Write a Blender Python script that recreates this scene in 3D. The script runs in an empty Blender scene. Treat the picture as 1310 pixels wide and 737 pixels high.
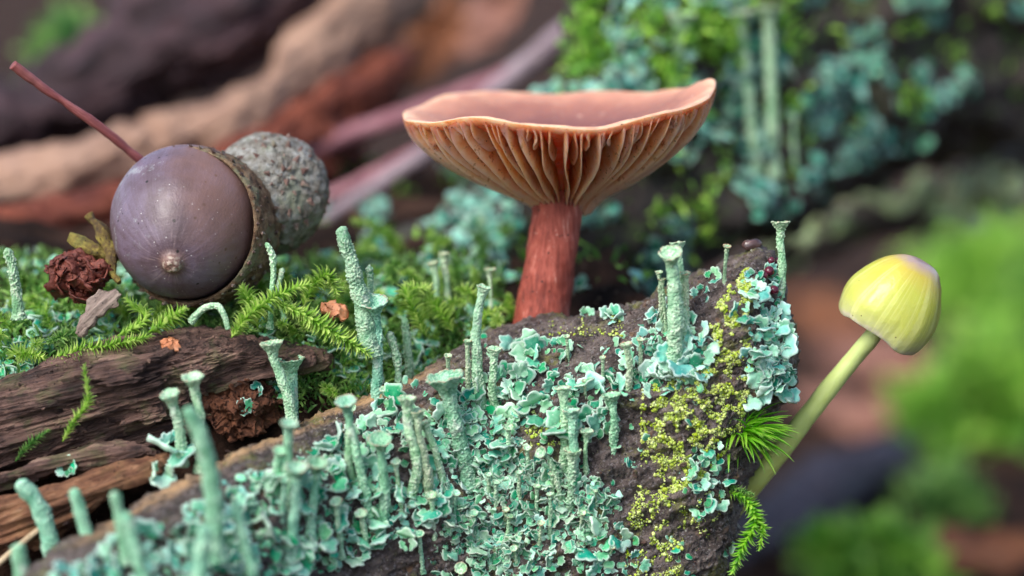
import bpy, math, random
import numpy as np
from mathutils import Vector, Matrix
from mathutils.bvhtree import BVHTree

random.seed(7); RNG = np.random.default_rng(7)
scn = bpy.context.scene
MM = 0.001                                    # everything below is written in millimetres

# ------------------------------------------------------------------ camera
PX = 0.08                                     # mm per photo pixel on the plane of focus
LENS = 100.0
DIST = LENS * 1310 * PX / 36.0                # mm from lens to plane of focus
PITCH = math.radians(10.0)
ORG = np.array([0.0, 0.0, 100.0])             # where the lens axis meets the plane of focus
FWD = np.array([0.0, math.cos(PITCH), -math.sin(PITCH)])
RGT = np.array([1.0, 0.0, 0.0])
UPV = np.array([0.0, math.sin(PITCH), math.cos(PITCH)])
CAM = ORG - FWD * DIST
cd = bpy.data.cameras.new('camera'); cam = bpy.data.objects.new('camera', cd)
scn.collection.objects.link(cam); scn.camera = cam
cam.location = Vector(CAM * MM); cam.rotation_euler = (math.radians(90) - PITCH, 0, 0)
cd.lens = LENS; cd.sensor_width = 36.0; cd.clip_start = 0.005; cd.clip_end = 100.0
cd.dof.use_dof = True; cd.dof.focus_distance = (DIST + 0.5) * MM; cd.dof.aperture_fstop = 10.0

# ------------------------------------------------------------------ light
w = bpy.data.worlds.new('World'); scn.world = w; w.use_nodes = True
nt = w.node_tree; nt.nodes.clear()
sky = nt.nodes.new('ShaderNodeTexSky'); sky.sky_type = 'NISHITA'; sky.sun_disc = False
SUN_EL, SUN_AZ = math.radians(46), math.radians(-40)     # azimuth from the camera's side, towards its left
sky.sun_elevation = SUN_EL; sky.air_density = 1.0; sky.dust_density = 2.5; sky.ozone_density = 1.0
sdir = np.array([math.sin(SUN_AZ) * math.cos(SUN_EL), -math.cos(SUN_AZ) * math.cos(SUN_EL), math.sin(SUN_EL)])
sky.sun_rotation = math.atan2(sdir[0], sdir[1])
bg = nt.nodes.new('ShaderNodeBackground'); bg.inputs['Strength'].default_value = 0.13
wo = nt.nodes.new('ShaderNodeOutputWorld')
nt.links.new(sky.outputs[0], bg.inputs[0]); nt.links.new(bg.outputs[0], wo.inputs[0])
sl = bpy.data.lights.new('sun', 'SUN'); sl.energy = 1.5; sl.angle = math.radians(28); sl.color = (1.0, 0.97, 0.93)
so = bpy.data.objects.new('sun', sl); scn.collection.objects.link(so)
so.rotation_euler = Vector(sdir).to_track_quat('Z', 'Y').to_euler()
scn.view_settings.view_transform = 'Standard'; scn.view_settings.look = 'None'
scn.view_settings.exposure = 1.0; scn.view_settings.gamma = 1.0
scn.render.engine = 'CYCLES'
cy = scn.cycles
cy.use_denoising = True; cy.max_bounces = 7; cy.diffuse_bounces = 4; cy.glossy_bounces = 3
cy.transmission_bounces = 4; cy.sample_clamp_indirect = 4.0; cy.caustics_reflective = False; cy.caustics_refractive = False

# ------------------------------------------------------------------ maths helpers
def P(px, py, d=0.0):
    """photo pixel + mm behind the plane of focus -> world mm"""
    v = FWD * DIST + RGT * ((px - 655.0) * PX) + UPV * ((368.5 - py) * PX)
    return CAM + v * ((DIST + d) / DIST)
def Pv(px, py, d):
    px, py, d = np.broadcast_arrays(np.asarray(px, float), np.asarray(py, float), np.asarray(d, float))
    v = FWD * DIST + RGT * ((px - 655.0) * PX)[..., None] + UPV * ((368.5 - py) * PX)[..., None]
    return CAM + v * ((DIST + d) / DIST)[..., None]
def depth(p): return float(np.dot(np.asarray(p) - CAM, FWD) - DIST)
def ray(px, py):
    v = FWD * DIST + RGT * ((px - 655.0) * PX) + UPV * ((368.5 - py) * PX)
    return v / np.linalg.norm(v)
def unit(v):
    v = np.asarray(v, float); return v / (np.linalg.norm(v, axis=-1, keepdims=True) + 1e-12)
def frame_from(z, x=None):
    z = unit(z); x = np.array([0.3, 0.2, 0.9]) if x is None else np.asarray(x, float)
    x = x - z * np.dot(x, z)
    if np.linalg.norm(x) < 1e-4: x = np.cross(z, [0, 1, 0.1])
    x = unit(x); return np.stack([x, np.cross(z, x), z], 1)      # columns

_G = np.array([[1,1,0],[-1,1,0],[1,-1,0],[-1,-1,0],[1,0,1],[-1,0,1],[1,0,-1],[-1,0,-1],
               [0,1,1],[0,-1,1],[0,1,-1],[0,-1,-1],[1,1,0],[-1,1,0],[0,-1,1],[0,-1,-1]], float)
def noise(p, seed=0):
    p = np.asarray(p, float); f = np.floor(p); t = p - f; i = f.astype(np.int64)
    u = t * t * t * (t * (t * 6 - 15) + 10); out = 0
    for dx in (0, 1):
        for dy in (0, 1):
            for dz in (0, 1):
                hsh = ((i[..., 0] + dx) * 73856093 ^ (i[..., 1] + dy) * 19349663 ^ (i[..., 2] + dz) * 83492791 ^ (seed * 2654435 + 1013)) & 0x7fffffff
                hsh = (hsh ^ (hsh >> 13)) * 1274126177 & 0x7fffffff
                g = _G[(hsh >> 9) & 15]
                n = g[..., 0] * (t[..., 0] - dx) + g[..., 1] * (t[..., 1] - dy) + g[..., 2] * (t[..., 2] - dz)
                wt = (u[..., 0] if dx else 1 - u[..., 0]) * (u[..., 1] if dy else 1 - u[..., 1]) * (u[..., 2] if dz else 1 - u[..., 2])
                out = out + n * wt
    return out
def fbm(p, oct=4, seed=0, gain=0.5):
    a, s, o = 1.0, 0.0, np.asarray(p, float)
    for k in range(oct):
        s = s + a * noise(o, seed + k * 17); o = o * 2.03 + 5.1; a *= gain
    return s
def smooth(a, b, x):
    t = np.clip((np.asarray(x, float) - a) / (b - a), 0, 1); return t * t * (3 - 2 * t)
def curve(pts, n):
    """Catmull-Rom through points -> n samples"""
    p = np.asarray(pts, float)
    if len(p) == 2: return p[0] + (p[1] - p[0]) * np.linspace(0, 1, n)[:, None]
    q = np.vstack([2 * p[0] - p[1], p, 2 * p[-1] - p[-2]])
    t = np.linspace(0, len(p) - 1 - 1e-9, n); k = t.astype(int); f = (t - k)[:, None]
    a, b, c, d = q[k], q[k + 1], q[k + 2], q[k + 3]
    return 0.5 * (2 * b + (c - a) * f + (2 * a - 5 * b + 4 * c - d) * f ** 2 + (3 * b - a - 3 * c + d) * f ** 3)
def resample(p, n, closed=False):
    p = np.asarray(p, float)
    if closed: p = np.vstack([p, p[:1]])
    s = np.r_[0, np.cumsum(np.linalg.norm(np.diff(p, axis=0), axis=1))]
    t = np.linspace(0, s[-1], n, endpoint=not closed)
    return np.stack([np.interp(t, s, p[:, k]) for k in range(p.shape[1])], 1)
def grid_faces(nu, nv, wrap_v=False, off=0, flip=False):
    u = np.arange(nu - 1)[:, None]; v = np.arange(nv if wrap_v else nv - 1)[None]; v2 = (v + 1) % nv
    f = np.stack([u * nv + v + 0 * u, u * nv + v2, (u + 1) * nv + v2, (u + 1) * nv + v], -1).reshape(-1, 4)
    return (f[:, ::-1] if flip else f) + off
def normals(V, F):
    F = np.asarray(F); n = np.zeros_like(V)
    fn = np.cross(V[F[:, 2]] - V[F[:, 0]], V[F[:, -1]] - V[F[:, 1]]) if F.shape[1] == 4 else np.cross(V[F[:, 1]] - V[F[:, 0]], V[F[:, 2]] - V[F[:, 0]])
    for k in range(F.shape[1]): np.add.at(n, F[:, k], fn)
    return unit(n)
def tube(path, rad, seg=16, cap=True):
    """rings along a path -> V, F(quads), ring normals"""
    path = np.asarray(path, float); n = len(path); rad = np.broadcast_to(np.asarray(rad, float), (n,))
    T = unit(np.gradient(path, axis=0)); x = frame_from(T[0])[:, 0]; V = []; N = []
    a = np.linspace(0, 2 * np.pi, seg, endpoint=False)
    for k in range(n):
        x = unit(x - T[k] * np.dot(x, T[k])); y = np.cross(T[k], x)
        nn = np.cos(a)[:, None] * x + np.sin(a)[:, None] * y
        V.append(path[k] + nn * rad[k]); N.append(nn)
    V = np.vstack(V); F = grid_faces(n, seg, True)
    if cap:
        V = np.vstack([V, path[:1], path[-1:]]); N.append(-T[:1]); N.append(T[-1:])
        j = np.arange(seg); b = n * seg
        F = np.vstack([F, np.stack([np.full(seg, b), (j + 1) % seg, j, np.full(seg, b)], 1),
                       np.stack([np.full(seg, b + 1), (n - 1) * seg + j, (n - 1) * seg + (j + 1) % seg, np.full(seg, b + 1)], 1)])
    return V, F, np.vstack(N)

# ------------------------------------------------------------------ object helpers
ROOT = scn.collection
def mesh(name, V, F, attrs=None, smooth_=True):
    me = bpy.data.meshes.new(name); V = np.asarray(V, np.float32) * MM
    F = [np.asarray(F)] if not isinstance(F, list) else [np.asarray(f) for f in F if len(f)]
    ff = []
    for f in F:                                   # quads with a doubled corner become triangles
        if f.shape[1] == 4:
            d = f[:, 0] == f[:, 3]
            if d.any(): ff += [f[~d], f[d][:, :3]]; continue
        ff.append(f)
    ff = [f for f in ff if len(f)]
    loops = np.concatenate([f.reshape(-1) for f in ff]).astype(np.int32)
    sizes = np.concatenate([np.full(len(f), f.shape[1]) for f in ff]).astype(np.int32)
    me.vertices.add(len(V)); me.vertices.foreach_set('co', V.reshape(-1))
    me.loops.add(len(loops)); me.loops.foreach_set('vertex_index', loops)
    me.polygons.add(len(sizes)); me.polygons.foreach_set('loop_start', np.r_[0, np.cumsum(sizes)[:-1]].astype(np.int32))
    me.update(calc_edges=True); me.validate()
    me.polygons.foreach_set('use_smooth', np.full(len(me.polygons), smooth_))
    for k, a in (attrs or {}).items():
        at = me.attributes.new(k, 'FLOAT', 'POINT'); at.data.foreach_set('value', np.asarray(a, np.float32))
    return me
def add(name, me, mat=None, parent=None, org=(0, 0, 0), rot=None, scale=None):
    """org in world mm (parents are never rotated); rot: 3x3 columns"""
    o = bpy.data.objects.new(name, me); ROOT.objects.link(o)
    base = np.zeros(3)
    if parent is not None:
        o.parent = parent; q = parent
        while q is not None: base = base + np.array(q.location) / MM; q = q.parent
    L = Matrix.Translation(Vector((np.asarray(org, float) - base) * MM))
    if rot is not None: L = L @ Matrix([[float(rot[i][j]) for j in range(3)] for i in range(3)]).to_4x4()
    if scale is not None: L = L @ Matrix.Diagonal((*([scale] * 3 if np.isscalar(scale) else list(scale)), 1))
    o.matrix_basis = L
    if mat is not None and not me.materials: me.materials.append(mat)
    return o
def solid(name, V, F, mat, parent=None, org=None, attrs=None, rot=None, smooth_=True):
    """world-mm vertices -> object with its origin at org"""
    V = np.asarray(V, float); org = V.mean(0) if org is None else np.asarray(org, float)
    L = V - org
    if rot is not None: L = L @ np.asarray(rot)
    return add(name, mesh(name, L, F, attrs, smooth_), mat, parent, org, rot)
def empty(name, org):
    o = bpy.data.objects.new(name, None); o.empty_display_size = 0.002; ROOT.objects.link(o)
    o.location = Vector(np.asarray(org) * MM); return o
def tag(o, label, cat, group=None, kind=None):
    if label: o['label'] = label
    if cat: o['category'] = cat
    if group: o['group'] = group
    if kind: o['kind'] = kind
    return o
def bvh(V, F):
    return BVHTree.FromPolygons([tuple(v) for v in np.asarray(V).tolist()], [tuple(f) for f in np.asarray(F).tolist()])
def hit(px, py, *trees):
    best = None
    for t in trees:
        co, no, _, ds = t.ray_cast(Vector(CAM), Vector(ray(px, py)))
        if co is not None and (best is None or ds < best[2]):
            no = np.array(no); no = -no if np.dot(no, ray(px, py)) > 0 else no
            best = (np.array(co), no, ds)
    return best
def inside(poly, x, y):
    p = np.asarray(poly, float); x = np.asarray(x, float); y = np.asarray(y, float); c = np.zeros(x.shape, bool)
    j = len(p) - 1
    for i in range(len(p)):
        a, b = p[i], p[j]
        m = ((a[1] > y) != (b[1] > y)) & (x < (b[0] - a[0]) * (y - a[1]) / (b[1] - a[1] + 1e-9) + a[0]); c ^= m; j = i
    return c
def scatter(tV, tF, pos, rots, scl, seeds=None):
    """join transformed copies of a template into one V, F and a per-copy random attribute"""
    pos = np.asarray(pos); rots = np.asarray(rots); scl = np.asarray(scl); n = len(pos)
    V = np.einsum('nij,vj->nvi', rots, tV) * scl[:, None, None] + pos[:, None]
    F = (np.asarray(tF)[None] + (np.arange(n) * len(tV))[:, None, None]).reshape(-1, tF.shape[1])
    r = RNG.random(n) if seeds is None else seeds
    return V.reshape(-1, 3), F, np.repeat(r, len(tV))
def inflate(outline, spine, dfun, tf, tb, no=500, nf=60, nb=16, power=0.5):
    """closed solid with the given side outline: a front and a back shell that meet on the outline"""
    O = resample(np.asarray(outline, float), no, True); S = resample(curve(np.asarray(spine, float), 60), 300)
    dd = ((O[:, None] - S[None]) ** 2).sum(-1); Q = S[dd.argmin(1)]
    k = np.ones(9) / 9                                         # even out the targets along the spine
    Q = np.stack([np.convolve(np.r_[Q[-4:, c], Q[:, c], Q[:4, c]], k, 'valid') for c in (0, 1)], 1)
    rows = []
    for s, n in ((-1, nf), (1, nb)):
        ff = np.linspace(0, 1, n) ** 1.3
        if s == 1: ff = ff[1:]
        for f in ff:
            p = O * (1 - f) + Q * f; g = (1 - (1 - f) ** 2) ** power
            rows.append(Pv(p[:, 0], p[:, 1], dfun(p[:, 0], p[:, 1]) + (-tf if s < 0 else tb) * g))
    V = np.vstack(rows); Ff = grid_faces(nf, no, True, flip=True)
    a = grid_faces(nb, no, True)                               # back shell: row 0 is the outline row
    a = np.where(a < no, a, a - no + nf * no)
    F = np.vstack([Ff, a]); N = normals(V, F)
    c = Pv(Q[:, 0].mean(), Q[:, 1].mean(), float(np.mean(dfun(Q[:, 0], Q[:, 1]))))
    if np.mean(((V[:no * nf] - c) * N[:no * nf]).sum(1)) < 0: F = F[:, ::-1]; N = -N
    return V, F, N, nf * no

# ------------------------------------------------------------------ materials
def h(s):
    s = s.lstrip('#'); c = [int(s[i:i + 2], 16) / 255 for i in (0, 2, 4)]
    return tuple(x / 12.92 if x <= 0.04045 else ((x + 0.055) / 1.055) ** 2.4 for x in c) + (1.0,)
class NB:
    def __init__(s, name):
        s.m = bpy.data.materials.new(name); s.m.use_nodes = True; s.t = s.m.node_tree; s.t.nodes.clear()
        s.out = s.n('ShaderNodeOutputMaterial'); s.b = s.n('ShaderNodeBsdfPrincipled'); s.l(s.b.outputs[0], s.out.inputs[0])
        tc = s.n('ShaderNodeTexCoord'); v = s.n('ShaderNodeVectorMath', operation='SCALE'); v.inputs['Scale'].default_value = 1000.0
        s.l(tc.outputs['Object'], v.inputs[0]); oi = s.n('ShaderNodeObjectInfo'); s.rand = oi.outputs['Random']
        k = s.n('ShaderNodeVectorMath', operation='SCALE'); k.inputs[0].default_value = (61, 37, 53); s.l(s.rand, k.inputs['Scale'])
        a = s.n('ShaderNodeVectorMath', operation='ADD'); s.l(v.outputs[0], a.inputs[0]); s.l(k.outputs[0], a.inputs[1])
        s.obj = v.outputs[0]; s.co = a.outputs[0]
    def n(s, t, **k):
        x = s.t.nodes.new(t)
        for a, b in k.items(): setattr(x, a, b)
        return x
    def l(s, a, b): s.t.links.new(a, b)
    def put(s, sock, v):
        if isinstance(v, bpy.types.NodeSocket): s.l(v, sock)
        else: sock.default_value = v
    def stretch(s, sc, co=None):
        m = s.n('ShaderNodeVectorMath', operation='MULTIPLY'); s.l(co or s.co, m.inputs[0]); m.inputs[1].default_value = sc; return m.outputs[0]
    def noise(s, scale, detail=5, rough=0.55, dist=0.0, co=None):
        x = s.n('ShaderNodeTexNoise'); s.l(co or s.co, x.inputs['Vector']); x.inputs['Scale'].default_value = scale
        x.inputs['Detail'].default_value = detail; x.inputs['Roughness'].default_value = rough; x.inputs['Distortion'].default_value = dist
        return x.outputs['Fac']
    def voro(s, scale, co=None, feature='F1', rnd=1.0):
        x = s.n('ShaderNodeTexVoronoi', feature=feature); s.l(co or s.co, x.inputs['Vector']); x.inputs['Scale'].default_value = scale
        x.inputs['Randomness'].default_value = rnd; return x.outputs['Distance']
    def attr(s, name):
        x = s.n('ShaderNodeAttribute'); x.attribute_name = name; return x.outputs['Fac']
    def ramp(s, fac, stops):
        x = s.n('ShaderNodeValToRGB'); e = x.color_ramp.elements
        while len(e) < len(stops): e.new(0.5)
        for i, (p, c) in enumerate(stops):
            e[i].position = p; e[i].color = h(c) if isinstance(c, str) else ((c, c, c, 1) if np.isscalar(c) else c)
        s.l(fac, x.inputs[0]); return x.outputs[0]
    def step(s, fac, a, b):
        x = s.n('ShaderNodeMapRange', interpolation_type='SMOOTHSTEP'); s.l(fac, x.inputs[0]); x.inputs[1].default_value = a; x.inputs[2].default_value = b
        return x.outputs[0]
    def math(s, op, a, b=0.0, c=0.0):
        x = s.n('ShaderNodeMath', operation=op); s.put(x.inputs[0], a); s.put(x.inputs[1], b); s.put(x.inputs[2], c); return x.outputs[0]
    def mix(s, fac, a, b, mode='MIX'):
        x = s.n('ShaderNodeMix', data_type='RGBA', blend_type=mode); s.put(x.inputs[0], fac)
        for i, v in ((6, a), (7, b)): s.put(x.inputs[i], h(v) if isinstance(v, str) else v)
        return x.outputs[2]
    def hsv(s, col, hue=None, sat=None, val=None):
        x = s.n('ShaderNodeHueSaturation'); s.l(col, x.inputs['Color'])
        for k, v in (('Hue', hue), ('Saturation', sat), ('Value', val)):
            if v is not None: s.put(x.inputs[k], v)
        return x.outputs[0]
    def lin(s, v, a, b):                       # a + v*b
        return s.math('MULTIPLY_ADD', v, b, a)
    def bump(s, hgt, dist, strength=1.0, normal=None):
        x = s.n('ShaderNodeBump'); x.inputs['Distance'].default_value = dist * MM; x.inputs['Strength'].default_value = strength
        s.l(hgt, x.inputs['Height'])
        if normal is not None: s.l(normal, x.inputs['Normal'])
        return x.outputs[0]
    def fin(s, col, rough=0.6, normal=None, spec=0.4, sss=0.0, rad=(1, 1, 1), coat=0.0, transl=None, sheen=0.0):
        s.put(s.b.inputs['Base Color'], h(col) if isinstance(col, str) else col); s.put(s.b.inputs['Roughness'], rough)
        s.b.inputs['Specular IOR Level'].default_value = spec
        if normal is not None: s.l(normal, s.b.inputs['Normal'])
        if sss:
            s.b.inputs['Subsurface Weight'].default_value = sss; s.b.inputs['Subsurface Radius'].default_value = rad
            s.b.inputs['Subsurface Scale'].default_value = MM
        if coat: s.b.inputs['Coat Weight'].default_value = coat; s.b.inputs['Coat Roughness'].default_value = 0.15
        if sheen: s.b.inputs['Sheen Weight'].default_value = sheen
        if transl:
            t = s.n('ShaderNodeBsdfTranslucent'); s.put(t.inputs[0], col)
            m = s.n('ShaderNodeMixShader'); m.inputs[0].default_value = transl; s.l(s.b.outputs[0], m.inputs[1]); s.l(t.outputs[0], m.inputs[2])
            s.l(m.outputs[0], s.out.inputs[0])
        return s.m

def mat_wood(name, stops, grain=(0.08, 1, 1), scale=1.1, bump=0.25, rough=0.6, green=0.0, specks=True):
    b = NB(name); g = b.stretch(grain, b.obj); n1 = b.math('ADD', b.math('MULTIPLY', b.noise(scale, 8, 0.65, 0.3, g), .6), b.math('MULTIPLY', b.noise(scale * 4, 6, 0.7, 0.2, g), .4)); n2 = b.noise(0.25, 5, 0.6)
    col = b.ramp(b.math('ADD', b.math('MULTIPLY', n1, 0.65), b.math('MULTIPLY', n2, 0.35)), stops)
    if green: col = b.mix(b.math('MULTIPLY', b.step(b.noise(0.3, 6, 0.65), 0.5, 0.66), green), col, '#5f7a3a')
    if specks: col = b.mix(b.step(b.voro(1.6), 0.16, 0.08), col, '#1c1512')
    hg = b.math('ADD', n1, b.math('MULTIPLY', b.noise(5, 5, 0.7), 0.35))
    rg = b.lin(b.noise(0.6, 4), rough - 0.25, 0.5)
    return b.fin(col, rg, b.bump(hg, bump), 0.45)
def mat_log():
    b = NB('log_bark'); g = b.stretch((0.22, 1, 1), b.obj); n1 = b.noise(0.9, 8, 0.68, 0.4, g); n2 = b.noise(0.16, 6, 0.6)
    col = b.ramp(n1, [(0.3, '#221a18'), (0.45, '#433835'), (0.58, '#6b5f5a'), (0.75, '#8a7b73')])
    col = b.mix(b.math('MULTIPLY', b.step(b.noise(0.22, 7, 0.7), 0.53, 0.64), 0.75), col, '#77783f')
    col = b.mix(b.math('MULTIPLY', b.step(b.noise(0.5, 5, 0.6), 0.6, 0.7), 0.6), col, '#7c5a3a')
    col = b.mix(b.step(b.noise(1.5, 4, 0.6), 0.64, 0.7), col, '#a7a89d')
    col = b.mix(b.math('MULTIPLY', b.step(b.noise(2.6, 5, 0.7), 0.54, 0.62), 0.65), col, '#8f8a8c')
    col = b.mix(b.math('MULTIPLY', b.step(b.noise(1.9, 6, 0.7, 0.5), 0.55, 0.62), 0.85), col, '#0e0b0c')
    col = b.mix(b.math('MULTIPLY', b.step(b.noise(3.4, 4, 0.7), 0.62, 0.68), 0.7), col, '#8d8f4e')
    col = b.mix(b.step(b.voro(1.3), 0.2, 0.1), col, '#120e0d')
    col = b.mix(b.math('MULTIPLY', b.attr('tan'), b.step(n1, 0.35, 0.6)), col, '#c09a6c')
    hg = b.math('ADD', n1, b.math('MULTIPLY', b.noise(4, 6, 0.7), 0.5))
    return b.fin(col, b.lin(b.noise(0.8, 4), 0.15, 0.65), b.bump(hg, 0.5), 0.5)
def mat_lichen(name, lo, mid, hi, edge, rough=0.7, bumpd=0.06, use_attr=False, hue=(.455, .07)):
    b = NB(name); r = b.attr('rnd') if use_attr else b.rand
    f = b.math('ADD', b.math('MULTIPLY', b.noise(0.9, 5, 0.6), 0.9), b.math('MULTIPLY', b.math('SUBTRACT', r, 0.5), 0.42))
    col = b.ramp(f, [(0.25, lo), (0.48, mid), (0.72, hi)])
    col = b.hsv(col, b.lin(b.math('FRACT', b.math('MULTIPLY', r, 7.31)), hue[0], hue[1]), b.lin(b.math('FRACT', b.math('MULTIPLY', r, 3.77)), 1.08, 0.4), b.lin(b.math('FRACT', b.math('MULTIPLY', r, 5.13)), 0.68, 0.6))
    col = b.mix(b.math('MULTIPLY', b.step(b.attr('edge'), 0.72, 1.0), 0.55), col, edge)
    col = b.mix(b.math('MULTIPLY', b.step(b.noise(7, 3), 0.66, 0.72), 0.6), col, '#dfe9dc')
    col = b.mix(b.math('MULTIPLY', b.step(b.noise(0.55, 4, 0.6), 0.6, 0.7), 0.6), col, '#8a8350')
    return b.fin(col, rough, b.bump(b.noise(5, 4, 0.65), bumpd), 0.25, transl=0.15)
def mat_podetium(name, lo, hi, pale, rim='#b89a86'):
    b = NB(name); n = b.noise(1.0, 5, 0.6); v = b.voro(4.2)
    col = b.ramp(b.math('ADD', b.math('MULTIPLY', n, 0.7), b.math('MULTIPLY', b.attr('gran'), 0.4)), [(0.22, lo), (0.5, hi), (0.78, pale)])
    col = b.hsv(col, b.lin(b.rand, 0.48, 0.035), None, b.lin(b.math('FRACT', b.math('MULTIPLY', b.rand, 9.7)), 0.85, 0.3))
    col = b.mix(b.math('MULTIPLY', b.step(b.noise(0.45, 4), 0.6, 0.7), 0.55), col, '#cfd8cb')
    col = b.mix(b.step(b.voro(2.1), 0.11, 0.06), col, '#4d5a45')
    col = b.mix(b.math('MULTIPLY', b.attr('rim'), b.step(b.noise(2.2, 4), 0.4, 0.6)), col, rim)
    hg = b.math('SUBTRACT', b.math('MULTIPLY', b.noise(6, 4, 0.7), 0.8), v)
    return b.fin(col, 0.85, b.bump(hg, 0.12), 0.2, sss=0.0)
def mat_moss(name, lo, mid, hi, transl=0.4, use_attr=True):
    b = NB(name); r = b.attr('rnd')
    col = b.ramp(b.math('ADD', b.math('MULTIPLY', r, 0.55), b.math('MULTIPLY', b.noise(0.3, 4), 0.5)), [(0.2, lo), (0.45, mid), (0.75, hi)])
    col = b.mix(b.math('MULTIPLY', b.attr('edge'), 0.55), col, '#d7e8a0')
    return b.fin(col, 0.42, None, 0.45, transl=transl)

M_LOG = mat_log()
M_SQ = mat_lichen('squamule_teal', '#4a927a', '#92c9ae', '#cbead8', '#eef8ee')
M_SQ2 = mat_lichen('squamule_small', '#558c76', '#95c1a8', '#c8e2cf', '#ecf4e6')
M_SQBLUE = mat_lichen('squamule_blue', '#5fa090', '#9accba', '#c8e8da', '#eaf6ee')
M_SQS = mat_lichen('squamule_stuff', '#3a806a', '#7dba9c', '#b6dfc6', '#e0f0e0', use_attr=True)
M_BGL = mat_lichen('background_lichen', '#1b4a42', '#559482', '#aad4c2', '#d8ece2', use_attr=True)
M_POD = mat_podetium('podetium', '#569468', '#a8d0aa', '#dcedd0')
M_PODP = mat_podetium('podetium_pink', '#608e68', '#aecca6', '#dce6c8', '#d08068')
M_PODB = mat_podetium('podetium_blue', '#468a68', '#94caa8', '#cceccf')
M_GRAN = mat_lichen('granule', '#9fb062', '#c6d488', '#e4ecb8', '#e8f0c4', use_attr=True, bumpd=0.03, hue=(.49, .025))
M_MOSS = mat_moss('moss_bright', '#4f8a1c', '#94c840', '#d2ea80')
M_MOSSD = mat_moss('moss_deep', '#2a5c26', '#569640', '#9ccb66', 0.4)
M_MOSSFAR = mat_moss('moss_far', '#2a5c14', '#66ae2c', '#b8e85c', 0.35)
M_MOSST = mat_moss('moss_tuft', '#3f9408', '#74c416', '#b4e84a', 0.45)

# ================================================================== STRUCTURE
# ------------------------------------------------------------------ ground
def ground_z(x, y):
    x = np.asarray(x, float); y = np.asarray(y, float)
    y0 = np.interp(x, [-60, -35, -22, -8, 0, 15], [1.5, 2.5, 5, 8, 9.5, 9])                          # the bank breaks off behind the front log
    shelf = np.interp(y - y0, [-60, -12, -7, -3, 0, 4, 12, 30, 60, 95, 150], [45, 52, 62, 86, 91.5, 94.5, 96.5, 98.5, 99.5, 97, 70])
    right = smooth(14, 34, x + 0.10 * (y - 10))
    left = smooth(-230, -120, x)
    low = 42 - 6 * smooth(60, 300, y)
    far = smooth(105, 170, y)
    z = shelf * (1 - right) * left + low * (1 - (1 - right) * left)
    z = z * (1 - far) + low * far
    q = np.stack([x, y, 0 * x], -1)
    fade = 1 - smooth(400, 1500, np.hypot(x, y))
    return z + fade * (fbm(q / 14.0, 4, 3) * 3.0 + fbm(q / 60.0, 3, 9) * 7 * smooth(40, 140, np.hypot(x, y)))
def axis(n, inner, outer, c=0.0):
    t = np.linspace(-1, 1, n); return c + inner * t + (outer - inner) * np.sign(t) * np.abs(t) ** 9
gx, gy = axis(300, 95, 30000), axis(300, 120, 30000, 50)
GX, GY = np.meshgrid(gx, gy, indexing='ij')
GV = np.stack([GX, GY, ground_z(GX, GY)], -1).reshape(-1, 3); GF = grid_faces(300, 300)
b = NB('forest_floor'); n1 = b.noise(0.12, 8, 0.65); n2 = b.noise(0.035, 5, 0.6)
c = b.ramp(n1, [(0.3, '#150f0c'), (0.45, '#32241d'), (0.6, '#573f33'), (0.78, '#80614e')])
c = b.mix(b.math('MULTIPLY', b.step(n2, 0.64, 0.74), 0.4), c, '#3a4a20')
M_GROUND = b.fin(c, 0.9, b.bump(b.noise(0.9, 8, 0.72), 1.5), 0.12)
g = add('ground', mesh('ground', GV, GF), M_GROUND); g['kind'] = 'structure'
T_GROUND = bvh(GV[:, :], GF)

# ------------------------------------------------------------------ the lichen covered log in front
LOG_OUT = [(-120, 840), (20, 745), (100, 688), (200, 632), (300, 575), (380, 540), (450, 512), (540, 474), (585, 448), (640, 424), (690, 413), (740, 408), (800, 396),
           (830, 383), (870, 365), (905, 350), (930, 335), (955, 320), (975, 315), (990, 322), (1001, 350), (1006, 385), (1022, 440), (1018, 490), (1000, 520), (985, 545),
           (968, 590), (953, 640), (942, 685), (930, 725), (912, 770), (880, 830), (700, 890), (400, 910), (100, 930), (-80, 910)]
LOG_SP = [(-20, 850), (150, 770), (300, 715), (450, 660), (600, 610), (750, 560), (850, 510), (925, 460)]
def log_d(x, y): return np.interp(x, [-120, 100, 300, 380, 450, 540, 640, 800, 960, 1020], [-26, -17, -7, -2, 3, 6, 8, 7, 5.5, 5.5])
LV, LF, LN, LNF = inflate(LOG_OUT, LOG_SP, log_d, 9.0, 7.0, 1000, 150, 20)
LOG_ROT = frame_from(-FWD, P(985, 330, 4) - P(200, 640, -12))          # local x runs along the grain
q = (LV - LV.mean(0)) @ LOG_ROT
grain = q * np.array([0.16, 1, 1])
disp = fbm(q / 11.0, 4, 21) * 1.3 + fbm(grain / 2.6, 4, 22) * 0.5 - np.abs(fbm(q * [.4, 1, 1] / 4.0, 4, 25)) * 1.0 + fbm(q / 0.8, 4, 23, .65) * 0.34
LV = LV + LN * disp[:, None]
LTREE = bvh(LV, LF)
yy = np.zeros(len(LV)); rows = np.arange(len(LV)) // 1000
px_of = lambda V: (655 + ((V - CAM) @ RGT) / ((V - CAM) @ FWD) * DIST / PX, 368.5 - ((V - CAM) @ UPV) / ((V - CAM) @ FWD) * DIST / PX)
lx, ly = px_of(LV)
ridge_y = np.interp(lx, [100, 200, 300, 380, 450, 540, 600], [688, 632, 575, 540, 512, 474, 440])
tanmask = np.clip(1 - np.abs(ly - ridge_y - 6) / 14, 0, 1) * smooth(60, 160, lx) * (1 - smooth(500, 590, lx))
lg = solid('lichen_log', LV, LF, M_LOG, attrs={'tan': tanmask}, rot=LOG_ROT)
tag(lg, 'dark weathered log in front, crusted with pale green cup lichens and scales', 'log')

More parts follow.
